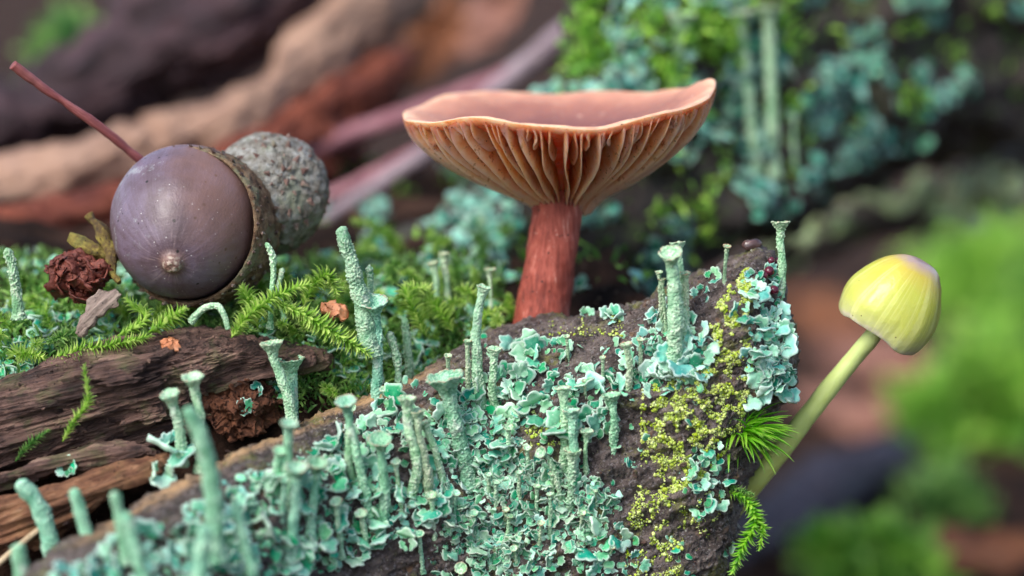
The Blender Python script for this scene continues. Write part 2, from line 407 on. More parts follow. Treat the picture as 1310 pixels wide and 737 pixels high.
# ------------------------------------------------------------------ rotten wood on the bank
M_ROT = mat_wood('rotten_wood_dark', [(0.34, '#120b0a'), (0.45, '#43302c'), (0.54, '#7d6055'), (0.66, '#b89a86')], (0.05, 1, 1), 0.8, 0.9, 0.5, 0.3)
M_ROT2 = mat_wood('rotten_wood_tan', [(0.34, '#24140e'), (0.45, '#6a4430'), (0.54, '#9c6f50'), (0.66, '#d6b08c')], (0.05, 1, 1), 0.8, 0.9, 0.6, 0.12)
def plank(name, outline, spine, dfun, tf, tb, mat, label, cat, amp=1.0, seed=0, no=420, nf=60, group=None, gscale=1.6, chip=1.0):
    V, F, N, k = inflate(outline, spine, dfun if callable(dfun) else (lambda x, y: dfun + 0 * x), tf, tb, no, nf, 12, 0.4)
    a, e = spine[0], spine[-1]; R = frame_from(-FWD, P(*e) - P(*a)); q = (V - V.mean(0)) @ R
    gq = q * np.array([0.05, 1, 1]); n1 = fbm(gq / gscale, 4, seed)
    lay = np.floor(q[:, 1] / (1.1 * gscale) + n1 * 1.2 + fbm(q / 9, 2, seed + 3) * 1.5)            # split layers, each set back by its own amount
    step_ = noise(np.stack([lay * 3.7, q[:, 0] / 14.0, lay * 1.3], -1), seed + 5)
    fib = fbm(q * [.04, 1, 1] / (gscale * .28), 3, seed + 11, .6)
    disp = amp * (n1 * 0.8 + step_ * 1.7 * chip + fib * .35 + fbm(q / 1.2, 3, seed + 7) * 0.16)
    V = V + N * disp[:, None]
    o = solid(name, V, F, mat, rot=R); tag(o, label, cat, group)
    return o, bvh(V, F)
wa, T_WA = plank('rotten_wood', [(-60, 505), (0, 487), (60, 468), (150, 442), (230, 424), (290, 424), (345, 438), (420, 448), (430, 470), (345, 478), (262, 500), (240, 540), (150, 562), (60, 588), (-60, 615)],
      [(-40, 555), (100, 510), (250, 462), (380, 458)], lambda x, y: np.interp(x, [-60, 200, 430], [1.0, 2.5, 7]), 5.0, 5, M_ROT, 'long dark purplish brown rotten wood splinter lying under the acorn', 'rotten wood', 1.0, 41, 900, 170)
wb, T_WB = plank('rotten_wood', [(-60, 618), (0, 604), (60, 584), (120, 563), (180, 568), (207, 580), (170, 596), (80, 606), (-60, 640)], [(-40, 622), (80, 592), (180, 578)], -3.0, 2.5, 3, M_ROT,
      'thin brown wood splinter wedged between the two thicker rotten pieces', 'rotten wood', 0.6, 43, 420, 70)
wc, T_WC = plank('rotten_wood', [(-60, 660), (0, 640), (90, 618), (160, 596), (215, 590), (212, 612), (150, 632), (110, 660), (60, 690), (-60, 745)], [(-40, 690), (60, 650), (190, 605)], -5.0, 3.0, 3, M_ROT2,
      'tan fibrous rotten wood splinter with torn end beside the grainy lichen club', 'rotten wood', 0.8, 45, 520, 90)
wd, T_WD = plank('rotten_wood', [(-60, 575), (60, 545), (160, 520), (262, 495), (275, 530), (240, 568), (150, 590), (-60, 640)], [(-40, 605), (100, 565), (245, 530)], 3.0, 2.5, 3, M_ROT,
      'shadowed dark wood layer set back under the long splinter', 'rotten wood', 0.9, 47, 520, 90)
T_WOOD = (T_WA, T_WB, T_WC)

# crumbly brown rot between splinter and log: one lump of crumbs
import bmesh
def icosphere(sub):
    bm = bmesh.new(); bmesh.ops.create_icosphere(bm, subdivisions=sub, radius=1.0)
    V = np.array([v.co[:] for v in bm.verts]); F = np.array([[v.index for v in f.verts] for f in bm.faces]); bm.free(); return V, F
V, F = icosphere(6); N = V.copy(); V = V * [3.9, 3.2, 3.3]
V = V + N * (fbm(V / 2.4, 4, 51, 0.6) * 1.6)[:, None]; V = V + np.stack([fbm(V / .9 + 9 * c, 3, 52 + c, .6) for c in range(3)], 1) * .55 + P(306, 518, 3.5)
M_CRUMB = mat_wood('brown_rot', [(0.25, '#24110b'), (0.45, '#54301f'), (0.62, '#7d4c30'), (0.8, '#a5744c')], (1, 1, 1), 1.2, 0.5, 0.7)
o = solid('rot_crumb', V, F, M_CRUMB); tag(o, 'crumbly reddish brown lump of rot between splinter and log', 'rotten wood'); T_CR = bvh(V, F)

# straw at the lower corner
V, F, _ = tube(curve([P(-20, 738, -9), P(15, 706, -9), P(52, 676, -8)], 12), 0.33, 8)
tag(solid('straw', V, F, mat_wood('straw', [(0.3, '#8a7458'), (0.5, '#b5a080'), (0.7, '#d5c7a8')], (0.1, 1, 1), 2, 0.1, 0.6)), 'pale dry straw leaning on the tan splinter', 'straw')

# ================================================================== BACKGROUND (out of focus)
M_TAN = mat_wood('bark_tan', [(0.22, '#4c3830'), (0.42, '#9a7866'), (0.58, '#c09b84'), (0.8, '#dcbda2')], (0.06, 1, 1), 0.25, 0.8, 0.6, 0.0, False)
M_PURP = mat_wood('bark_purple', [(0.25, '#140d10'), (0.45, '#33242a'), (0.6, '#5a4046'), (0.8, '#7d5d58')], (0.06, 1, 1), 0.25, 0.8, 0.6, 0.0, False)
M_RED = mat_wood('bark_red', [(0.25, '#2a0f0a'), (0.42, '#632a1c'), (0.58, '#8f4a32'), (0.8, '#b87050')], (0.08, 1, 1), 0.22, 0.8, 0.6, 0.0, False)
bkw = dict(no=260, nf=36, gscale=5.0)
plank('bark_plate', [(-160, 235), (0, 205), (110, 178), (200, 150), (290, 122), (345, 96), (350, 60), (400, 20), (470, -70), (610, -70), (540, 10), (470, 75), (420, 125), (340, 186), (250, 222), (140, 252), (0, 278), (-160, 300)],
      [(-120, 265), (60, 228), (250, 175), (400, 85), (530, -40)], lambda x, y: np.interp(x, [-160, 300, 600], [62, 75, 105]), 7, 8, M_TAN, 'broad pale tan slab of split wood slanting up behind the acorn', 'wood', 1.5, 61, **bkw)
plank('bark_plate', [(-160, 170), (0, 190), (95, 165), (170, 130), (260, 96), (340, 60), (430, -20), (470, -90), (200, -110), (140, 30), (20, 120), (-160, 120)], [(-100, 155), (90, 135), (250, 50), (350, -60)], 92, 9, 8, M_PURP,
      'dark purplish torn bark slab above the tan wood slab', 'bark', 2.2, 63, **bkw)
plank('bark_plate', [(-160, 285), (0, 262), (130, 238), (250, 208), (345, 160), (430, 90), (520, 70), (500, 150), (430, 230), (330, 310), (150, 345), (-160, 400)], [(-120, 335), (100, 300), (300, 245), (460, 120)], lambda x, y: np.interp(x, [-160, 250, 520], [48, 62, 90]), 6, 8, M_RED,
      'rusty red rotten bark slab underneath the tan wood slab', 'bark', 1.8, 65, **bkw)
def stick(name, pts, r, mat, label, cat, seed=0, n=60, amp=0.12, group=None, seg=14):
    pa = curve([P(*p) for p in pts], n); r = np.interp(np.linspace(0, 1, n), np.linspace(0, 1, len(r)), r)
    V, F, N = tube(pa, r, seg)
    V = V + N * (fbm(V / 2.5, 3, seed) * amp * r.mean() * 2)[:, None]
    R = frame_from(np.cross(pa[-1] - pa[0], [0, 0.3, 1]), pa[-1] - pa[0])
    o = solid(name, V, F, mat, rot=R, org=pa[0]); tag(o, label, cat, group); return o
M_TWIGP = mat_wood('twig_pink', [(0.25, '#5c333a'), (0.45, '#8a5860'), (0.6, '#ab7a80'), (0.8, '#c9a2a2')], (0.05, 1, 1), 0.7, 0.2, 0.5, 0, False)
M_TWIGG = mat_wood('twig_grey', [(0.25, '#57474c'), (0.45, '#857378'), (0.6, '#a5949a'), (0.8, '#c4b6b8')], (0.05, 1, 1), 0.7, 0.2, 0.5, 0, False)
stick('fallen_twig', [(330, 222, 72), (420, 182, 74), (540, 140, 77), (660, 92, 80), (760, 32, 84), (860, -40, 88)], [1.1, 1.2, 1.3, 1.35, 1.3], M_TWIGP, 'long pinkish bare twig crossing behind the brown mushroom cap', 'twig', 1)
stick('fallen_twig', [(400, 292, 58), (470, 246, 62), (545, 195, 66), (640, 110, 76), (700, 62, 80), (770, 0, 86)], [0.9, 1.1, 1.2, 1.5, 1.5], M_TWIGG, 'greyish twig lying just below the long pinkish twig', 'twig', 2)
stick('fallen_twig', [(370, 275, 66), (460, 232, 68), (550, 186, 70)], [0.7, 0.8, 0.8], M_TWIGP, 'short thin reddish twig between the two long twigs', 'twig', 3)
def dead_leaf(c, size, rotv, mat, label, seed):
    t = np.linspace(-1, 1, 25); s = np.linspace(-1, 1, 13); T, S = np.meshgrid(t, s, indexing='ij')
    wd = (1 - T ** 2) ** 0.7 * 0.45 * (1 + 0.12 * np.sin(T * 17))
    L = np.stack([T, S * wd, 0.25 * S ** 2 * wd + 0.18 * T ** 2], -1).reshape(-1, 3)
    L[:, 2] += fbm(L * 2.2, 3, seed) * 0.25
    R = frame_from(rotv[0], rotv[1]); V = L * size @ R.T + np.asarray(c); N = normals(V, grid_faces(25, 13)); V2 = V - N * 0.25
    rim = np.r_[np.arange(13), np.arange(1, 25) * 13 + 12, 24 * 13 + np.arange(11, -1, -1), np.arange(23, 0, -1) * 13]
    r2 = np.roll(rim, -1); m = len(V)
    F = np.vstack([grid_faces(25, 13), grid_faces(25, 13, off=m, flip=True), np.stack([r2, rim, rim + m, r2 + m], 1)])
    return tag(solid('dead_leaf', np.vstack([V, V2]), F, mat, rot=R), label, 'leaf')
M_LEAFO = mat_wood('leaf_orange', [(0.3, '#5c3420'), (0.5, '#8a5434'), (0.7, '#ab7650')], (0.3, 1, 1), 0.4, 0.3, 0.6, 0, False)
M_LEAFP = mat_wood('leaf_pink', [(0.3, '#66423a'), (0.5, '#926556'), (0.7, '#b58a76')], (0.3, 1, 1), 0.4, 0.3, 0.6, 0, False)
dead_leaf(P(548, 62, 118), 9, ((0.2, -0.9, 0.5), (0.5, 0.1, 0.9)), M_LEAFO, 'orange brown dead leaf standing behind the pinkish twig', 5)
dead_leaf(P(628, 20, 130), 8.5, ((-0.3, -0.9, 0.3), (0.6, 0, 0.7)), M_LEAFP, 'pale pinkish brown dead leaf above the pinkish twig', 6)
dead_leaf(P(488, 70, 112), 6.5, ((0.4, -0.8, 0.3), (-0.2, 0.2, 0.9)), M_LEAFP, 'small dull pink dead leaf beside the orange brown leaf', 7)
dead_leaf(P(465, 150, 96), 5.5, ((0.2, -0.8, 0.6), (0.9, 0.2, 0.2)), M_LEAFO, 'small rusty dead leaf under the pinkish twig', 8)

# mossy log behind, running up to the corner
M_BLOG = mat_wood('background_bark', [(0.25, '#15110f'), (0.45, '#2d2622'), (0.6, '#4b403a'), (0.8, '#6d5f58')], (0.15, 1, 1), 0.3, 0.8, 0.6, 0.4, False)
BL_OUT = [(430, 430), (470, 340), (560, 270), (650, 190), (705, 110), (740, 20), (790, -90), (1450, -160), (1450, 130), (1330, 170), (1210, 215), (1110, 250), (1040, 280), (985, 305), (930, 335), (880, 400), (760, 460)]
V, F, N, k = inflate(BL_OUT, [(590, 390), (740, 290), (900, 150), (1060, 60), (1300, -40)], lambda x, y: np.interp(x, [430, 560, 900, 1450], [40, 46, 60, 100]), 17, 12, 500, 70, 12)
V = V + N * (fbm(V / 14, 4, 71) * 4.5 + fbm(V / 4, 3, 72) * 1.0)[:, None]
blog = solid('mossy_log', V, F, M_BLOG, rot=frame_from(-FWD, P(1200, 30, 70) - P(760, 280, 50))); tag(blog, 'big dark fallen log behind the brown mushroom, overgrown with moss and lichen', 'log')
T_BL = bvh(V, F)
V, F, N, k = inflate([(930, 345), (1010, 300), (1100, 262), (1230, 222), (1400, 150), (1400, 205), (1240, 268), (1120, 305), (1030, 335), (960, 375)], [(960, 350), (1120, 280), (1370, 185)], lambda x, y: 100 + 0 * x, 5, 5, 260, 36, 10)
V = V + N * (fbm(V / 7, 4, 75) * 2.4)[:, None]
M_BR = mat_wood('branch_grey', [(0.25, '#1a1512'), (0.45, '#3c332d'), (0.6, '#66594f'), (0.8, '#8d8073')], (0.1, 1, 1), 0.35, 0.6, 0.6, 0.5, False)
bbr = solid('mossy_branch', V, F, M_BR, rot=frame_from(-FWD, P(1370, 185, 100) - P(960, 350, 100))); tag(bbr, 'grey brown branch with pale lichen under the big mossy log', 'branch'); T_BB = bvh(V, F)
# debris on the low ground to the side
stick('fallen_stick', [(900, 770, 110), (985, 690, 125), (1060, 625, 140), (1150, 585, 160)], [5.0, 5.5, 5.0, 3.0], mat_wood('stick_blue', [(0.25, '#191720'), (0.45, '#34303c'), (0.6, '#544d59'), (0.8, '#7a7280')], (0.08, 1, 1), 0.3, 0.5, 0.5, 0, False),
      'thick dark bluish wet stick below the yellow mushroom', 'stick', 5, 60, 0.15)

# ================================================================== LICHEN AND MOSS TEMPLATES
def squamule(seed, lobes=3, na=36, nr=4, thick=0.09):
    """one lichen scale: base at 0, growing along +x, upper side +z, length about 1"""
    r_ = np.random.default_rng(seed); a = np.linspace(-np.pi, np.pi, na, endpoint=False); ph = r_.random() * 6
    fan = 0.55 + 0.45 * np.cos(a / 1.25)
    R = fan * (1 + 0.24 * np.abs(np.cos(a * (lobes + .5) + ph)) ** 0.7 * 1.4 - .2 + 0.07 * np.cos(a * lobes * 4 + ph * 2))
    R = R * (1 - 0.5 * smooth(1.9, 2.9, np.abs(a)))
    rr = np.linspace(0, 1, nr + 1)[1:]; pts = [[0.25, 0, 0]]; ed = [0.0]
    c1, c2 = 0.25 + 0.25 * r_.random(), r_.random() * 6
    for q_ in rr:
        x = 0.25 + R * q_ * np.cos(a) * 0.62; y = R * q_ * np.sin(a) * 0.72
        z = c1 * q_ ** 2 * (0.05 + 0.4 * np.cos(a * 2 + c2)) * 0.5 + 0.05 * q_ ** 2 * np.cos(a * lobes * 1.5 + ph + 1) + 0.05 * np.sin(x * 9 + ph)
        pts += list(np.stack([x, y, z], 1)); ed += [q_] * na
    V = np.array(pts, float); n = na; j = np.arange(n); k = (j + 1) % n
    F = [np.stack([np.zeros(n, int), 1 + j, 1 + k, np.zeros(n, int)], 1)]
    for i in range(nr - 1): F.append(np.stack([1 + i * n + j, 1 + (i + 1) * n + j, 1 + (i + 1) * n + k, 1 + i * n + k], 1))
    m = len(V); lo = V[-n:] * [0.97, 0.97, 1] - [0, 0, thick]; cen = np.array([[0.25, 0, -thick * 1.5]])
    mid = V[1 + (nr // 2 - 1) * n:1 + (nr // 2) * n] - [0, 0, thick]
    V = np.vstack([V, lo, mid, cen]); o = m - n
    F += [np.stack([o + j, m + j, m + k, o + k], 1), np.stack([m + j, m + n + j, m + n + k, m + k], 1), np.stack([np.full(n, m + 2 * n), m + n + k, m + n + j, np.full(n, m + 2 * n)], 1)]
    ed = np.r_[ed, np.ones(n), np.full(n, 0.9), 0.9]
    return V, np.vstack(F), ed
SQT = [squamule(s, 2 + s % 3) for s in range(8)]
SQM = [[mesh('lobe', V, F, {'edge': e}) for V, F, e in SQT] for _ in range(3)]
SQL = [squamule(100 + s, 2, 12, 2) for s in range(4)]                       # cheap ones for the far and the uncounted
for lst, m_ in zip(SQM, (M_SQ, M_SQ2, M_SQBLUE)):
    for me in lst: me.materials.append(m_)

def rosette(p, n, size, count, kind, label, group, spread=1.0, up=0.5, toward=None):
    e = empty('lichen_rosette', p); tag(e, label, 'lichen', group)
    F0 = frame_from(n, toward); a0 = random.random() * 6.28
    for k in range(count):
        a = (a0 + k * 2.4 + random.uniform(-.4, .4)) if toward is None else random.uniform(-1.3, 1.3)
        t = F0[:, 0] * math.cos(a) + F0[:, 1] * math.sin(a); tilt = random.uniform(0.15, 0.95) * up * 1.5
        x = unit(t * math.cos(tilt) + n * math.sin(tilt)); z = unit(np.cross(x, np.cross(n, x)) + 0.0); z = z if np.dot(z, n) > 0 else -z
        roll = random.uniform(-.5, .5); y = np.cross(z, x); z = z * math.cos(roll) + y * math.sin(roll); y = np.cross(z, x)
        s = size * random.uniform(0.5, 1.3); off = t * random.uniform(0, 0.35) * size * spread
        add('lobe', random.choice(SQM[kind]), None, e, np.asarray(p) + off + n * random.uniform(-0.05, 0.12) * size, np.stack([x, y, z], 1), s)
    return e

def granules(q, amp, sc, seed):
    """soredia: rounded grains standing proud of the skin, 0..1"""
    a = 1 - np.abs(noise(q / sc, seed)) * 2.2; b_ = noise(q / (sc * 0.55), seed + 4)
    g_ = np.clip(0.35 + 0.9 * noise(q / (sc * 0.8), seed + 9) + 0.4 * b_, 0, 1)
    return g_
POD = [0]
def podetium(base, path, r0, r1, cup=0.0, cup_h=None, mat=None, rim=1.0, label='', group=None, gran=0.1, axis_tilt=(0, 0, 0), root=0.5, club=False):
    """one lichen stalk; path: world mm points from base to tip; cup: radius of the cup (0: blunt tip)"""
    POD[0] += 1; sd = POD[0] * 3; mat = mat or M_POD
    e = empty('cup_lichen' if cup else 'lichen_stalk', base); tag(e, label, 'lichen', group)
    pts = np.asarray(path, float); pts = np.vstack([pts[0] - unit(pts[1] - pts[0]) * root, pts])
    L = np.linalg.norm(np.diff(pts, axis=0), axis=1).sum(); n = int(np.clip(L / 0.085, 24, 150))
    pa = resample(curve(pts, n * 2), n); t = np.linspace(0, 1, n); seg = int(np.clip(r0 * 6.28 / 0.09, 16, 44))
    pa = pa + np.stack([noise(np.stack([t * L / 2.2, 0 * t + k * 9, 0 * t + sd], -1), sd) for k in range(3)], 1) * 0.14 * min(1, r0 * 2)
    rad = r0 + (r1 - r0) * t ** 0.8; rad = rad * (1 + 0.10 * noise(np.stack([t * L / 1.3, 0 * t, 0 * t + sd], -1), sd + 1))
    rad = rad * (1 + 0.25 * np.exp(-t * L / 0.8))
    if club: rad[-5:] *= [0.97, 0.9, 0.78, 0.55, 0.25]
    V, F, N = tube(pa, rad, seg); g_ = granules(V, gran, 0.23, sd)
    g_ = g_ * np.clip(.35 + 1.4 * (noise(V / 1.7, sd + 40) + .35), .15, 1.15)
    V = V + N * (((g_ - 0.5) * gran * 1.7 + noise(V / 1.1, sd + 2) * r0 * 0.14))[:, None]
    V = V - np.asarray(base)
    o = add('stalk', mesh('stalk', V, F, {'gran': g_, 'rim': np.zeros(len(V))}), mat, e, base)
    if cup:
        ch = cup_h or cup * 1.15; T = unit(unit(pa[-1] - pa[-4]) + np.asarray(axis_tilt, float)); R = frame_from(T)
        f1 = r1 * 1.02
        prof = [(f1 * 0.9, -0.45 * ch), (f1, 0), (f1 + (cup - f1) * .12, .25 * ch), (f1 + (cup - f1) * .35, .5 * ch), (f1 + (cup - f1) * .68, .74 * ch), (cup * 0.97, .92 * ch), (cup * 1.03, 1.0 * ch), (cup * 0.98, 1.05 * ch), (cup * .88, 1.02 * ch), (cup * .74, .9 * ch), (cup * .5, .72 * ch), (cup * .25, .62 * ch), (0.01, .6 * ch)]
        pr = curve(np.array(prof), 46); sg = int(np.clip(cup * 6.28 / 0.13, 18, 52)); a = np.linspace(0, 2 * np.pi, sg, endpoint=False)
        wav = 1 + 0.10 * noise(np.stack([np.cos(a) * 1.4, np.sin(a) * 1.4, 0 * a + sd], -1), sd) + 0.05 * noise(np.stack([np.cos(a) * 4, np.sin(a) * 4, 0 * a + sd], -1), sd)
        hw = 0.12 * ch * noise(np.stack([np.cos(a) * 1.6, np.sin(a) * 1.6, 0 * a + sd + 7], -1), sd)
        C = np.stack([pr[:, :1] * np.cos(a) * wav, pr[:, :1] * np.sin(a) * wav, pr[:, 1:] + hw * np.clip(pr[:, 1:] / ch, 0, 1)], -1).reshape(-1, 3)
        Fc = grid_faces(46, sg, True); Nn = normals(C, Fc)
        if np.mean((Nn[sg * 8:sg * 20, :2] * C[sg * 8:sg * 20, :2]).sum(1)) < 0: Fc = Fc[:, ::-1]; Nn = -Nn
        gc = granules(C + 50 + sd, gran, 0.23, sd); inner = np.repeat(smooth(26, 30, np.arange(46)), sg)
        C = C + Nn * ((gc - 0.35) * gran * 1.4 * (1 - 0.5 * inner))[:, None]
        rm = np.repeat(np.exp(-((np.arange(46) - 26.5) / 3.5) ** 2), sg) * rim
        C = C @ R.T
        add('cup', mesh('cup', C, Fc, {'gran': gc, 'rim': rm}), mat, e, pa[-1] - T * 0.02)
    return e

def leaf_blade(nseg=4, w=0.16, curl=0.5, fold=0.10):
    """a moss leaf: base at 0, pointing +x, length 1"""
    t = np.linspace(0, 1, nseg + 1); wd = w * np.sin(np.pi * np.clip(t * 0.88 + 0.12, 0, 1)) ** 0.8; wd[-1] = 0.004
    x = t - curl * 0.25 * t ** 3; z = -curl * 0.5 * t ** 2
    V = np.concatenate([np.stack([x, -wd, z + fold * wd / w], 1), np.stack([x, 0 * t, z], 1), np.stack([x, wd, z + fold * wd / w], 1)])
    n = nseg + 1; j = np.arange(nseg)
    F = np.vstack([np.stack([j, j + 1, n + j + 1, n + j], 1), np.stack([n + j, n + j + 1, 2 * n + j + 1, 2 * n + j], 1)])
    return V, F, np.tile(t, 3)
def moss_shoot_mesh(path, leaf=1.0, n=90, spread=0.9, w=0.16, curl=0.5, seed=0, flat=0.0, stem_r=0.09, up=None):
    """V, F, rnd, edge of one leafy shoot"""
    r_ = np.random.default_rng(seed); pa = curve(path, 60); T = unit(np.gradient(pa, axis=0))
    bV, bF, bE = leaf_blade(4, w, curl); pos, rots, scl = [], [], []; u_ = np.array([0.1, -0.3, 1.0]) if up is None else up
    for k in range(n):
        t = (k + r_.random()) / n; i = min(59, int(t * 59)); B = frame_from(T[i], u_)
        a = k * 2.399 + r_.uniform(-.3, .3)
        rad = B[:, 0] * math.cos(a) * (1 - flat) + B[:, 1] * math.sin(a); rad = unit(rad)
        sp = spread * (0.45 + 0.55 * math.sin(math.pi * min(1, 0.25 + 0.7 * (1 - t)))) * r_.uniform(.8, 1.2); sp *= (1 - 0.65 * t ** 6)
        x = unit(T[i] * math.cos(sp) + rad * math.sin(sp)); z = unit(T[i] * math.sin(sp) - rad * math.cos(sp)) * -1
        z = -z; y = np.cross(z, x); rots.append(np.stack([x, y, z], 1)); pos.append(pa[i]); scl.append(leaf * r_.uniform(.75, 1.2) * (0.55 + 0.45 * math.sin(math.pi * (0.15 + 0.8 * t))))
    V, F, rn = scatter(bV, bF, pos, rots, np.array(scl), r_.random(n)); ed = np.tile(bE ** 3, n)
    sV, sF, _ = tube(pa[::3], np.linspace(stem_r, stem_r * 0.5, 20), 6)
    F = np.vstack([F, sF + len(V)]); V = np.vstack([V, sV])
    return V, F, np.r_[rn, np.full(len(sV), 0.2)], np.r_[ed, np.zeros(len(sV))]

# ================================================================== THE BROWN MUSHROOM
b = NB('cap_skin'); n = b.noise(0.35, 6, 0.6); rr_ = b.attr('rho')
c = b.ramp(b.math('ADD', rr_, b.math('MULTIPLY', b.math('SUBTRACT', n, 0.5), 0.3)), [(0.0, '#5e3a3c'), (0.45, '#80544f'), (0.72, '#a06c5e'), (0.92, '#cd937a'), (1.0, '#ecb898')])
c = b.mix(b.step(b.voro(0.5), 0.10, 0.06), c, '#2c1c1a')
c = b.mix(b.math('MULTIPLY', b.step(b.noise(1.2, 5), 0.62, 0.7), 0.5), c, '#e0bca4')
M_CAP = b.fin(c, b.lin(n, 0.38, 0.35), b.bump(b.noise(3, 5, 0.6), 0.08), 0.22, sss=0.35, rad=(2.0, 0.8, 0.4))
b = NB('gill_flesh'); n = b.noise(0.8, 5, 0.6)
c = b.ramp(n, [(0.3, '#f29254'), (0.5, '#f8ac7a'), (0.7, '#fbc8a6')])
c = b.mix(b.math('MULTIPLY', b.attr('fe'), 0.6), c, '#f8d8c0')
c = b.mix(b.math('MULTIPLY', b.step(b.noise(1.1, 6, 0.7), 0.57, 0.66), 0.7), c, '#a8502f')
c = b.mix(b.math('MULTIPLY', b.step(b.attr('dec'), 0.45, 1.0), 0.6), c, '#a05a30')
c = b.mix(b.math('MULTIPLY', b.step(b.noise(4.5, 3), .69, .73), .85), c, '#f8ece2')
c = b.mix(b.step(b.voro(1.0), .10, .05), c, '#5a2a1c')
M_GILL = b.fin(c, 0.5, b.bump(b.noise(4, 4, 0.6), 0.05), 0.4, sss=0.6, rad=(3.0, 1.2, 0.5), transl=0.42)
b = NB('stem_fibre'); g_ = b.stretch((1, 1, 0.12), b.obj); n1 = b.noise(2.2, 7, 0.65, 0.2, g_); n2 = b.noise(0.35, 5)
c = b.ramp(b.math('ADD', b.math('MULTIPLY', n1, 0.7), b.math('MULTIPLY', n2, 0.3)), [(0.3, '#5a2018'), (0.46, '#8a3c2e'), (0.58, '#a85444'), (0.72, '#dba898')])
c = b.mix(b.math('MULTIPLY', b.step(b.voro(1.25), 0.2, 0.12), b.step(b.noise(.8, 3), .48, .56)), c, '#22100c')
c = b.mix(b.math('MULTIPLY', b.step(b.noise(3.0, 3), 0.68, 0.74), 0.7), c, '#e3c2b0')
M_STEM = b.fin(c, 0.55, b.bump(b.math('ADD', n1, b.math('MULTIPLY', b.noise(5, 5, 0.7), 0.5)), 0.18), 0.4, sss=0.15, rad=(1, .3, .2))

MD = 11.0                                                     # mm behind focus of the stem
CAPC = P(714, 136, MD)                                        # centre of the rim
tilt = math.radians(-0.5); roll_ = math.radians(4.3)
zc = unit(np.array([-math.sin(roll_), math.sin(tilt), 1.0])); CAPR = frame_from(zc, np.array([1.0, 0, 0]))
RIM = 15.9 * (DIST + MD) / DIST
def rim_r(a): return RIM * (1 + 0.014 * np.cos(2 * a + 0.5) + 0.012 * np.cos(3 * a + 1) + 0.008 * np.sin(7 * a) + 0.005 * np.sin(13 * a + 1) + 0.006 * noise(np.stack([np.cos(a) * 5, np.sin(a) * 5, 0 * a], -1), 3))
def rim_z(a):                                                 # a = 0 to the right, -pi/2 toward the camera
    return 0.50 * np.sin(2 * a + 2.6) + 0.30 * np.cos(3 * a - 0.5) + 0.16 * np.sin(6 * a + 0.4) + 0.10 * np.sin(11 * a) - 0.35 * np.exp(-((a + 1.35) / 0.5) ** 2) + 1.5 * np.exp(-((a + 2.25) / .5) ** 2) + 0.9 * np.exp(-((a - 0.05) / 0.35) ** 2) + 0.9 * np.exp(-((np.abs(a) - 3.14) / 0.35) ** 2) * 0.25
top_p = np.array([(0, -4.6), (.15, -4.3), (.35, -3.3), (.6, -1.9), (.8, -.75), (.92, -.12), (.97, .06), (.99, .02), (1.0, -.12)])
und_p = np.array([(.155, -11.5), (.2, -9.6), (.35, -5.9), (.6, -3.3), (.85, -1.5), (.95, -.95), (.985, -.75), (1.0, -.5)])
gil_p = np.array([(.15, -12.0), (.2, -10.8), (.3, -9.75), (.45, -8.65), (.6, -7.35), (.74, -5.9), (.86, -4.35), (.945, -2.75), (.98, -1.7), (.995, -1.0), (1.0, -.6)])
def capP(rho, a, z): 
    R_ = rim_r(a); k = rim_z(a) * np.clip(rho, 0, 1) ** 2.5
    return np.stack([rho * R_ * np.cos(a), rho * R_ * np.sin(a), z + k], -1)
mroot = empty('brown_mushroom', P(690, 452, MD)); tag(mroot, 'rusty brown mushroom with funnel shaped cap and thick reddish stem', 'mushroom')
na = 260; A = np.linspace(-np.pi, np.pi, na, endpoint=False)
rho = np.r_[np.linspace(0.002, .9, 40), np.linspace(.91, 1.0, 14)]
zt = np.interp(rho, top_p[:, 0], top_p[:, 1]); k = np.ones(5) / 5
rho_u = np.linspace(1.0, .155, 40); zu = np.interp(rho_u, und_p[:, 0], und_p[:, 1])
RHO = np.r_[rho, rho_u[1:]]; Z = np.r_[zt, zu[1:]]; Zs = np.convolve(np.r_[[Z[0]] * 2, Z, [Z[-1]] * 2], k, 'valid'); Z = np.where(np.abs(RHO - 1) < .06, Z, Zs)
C = capP(RHO[:, None] + 0 * A, A + 0 * RHO[:, None], Z[:, None] + 0 * A).reshape(-1, 3); F = grid_faces(len(RHO), na, True)
rh = np.repeat(RHO, na)
C[:, 2] += fbm(C / 3.0, 3, 5) * 0.14 * (rh < .99)
def cap_obj(name, C, F, mat, attrs): return add(name, mesh(name, C, F, attrs), mat, mroot, CAPC, CAPR)
nt_ = len(rho) * na
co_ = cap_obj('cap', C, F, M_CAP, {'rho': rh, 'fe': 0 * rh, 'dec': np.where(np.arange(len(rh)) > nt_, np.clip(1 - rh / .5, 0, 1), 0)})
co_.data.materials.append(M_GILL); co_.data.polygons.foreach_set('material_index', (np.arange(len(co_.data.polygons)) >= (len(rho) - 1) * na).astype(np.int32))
GR = np.random.default_rng(11)
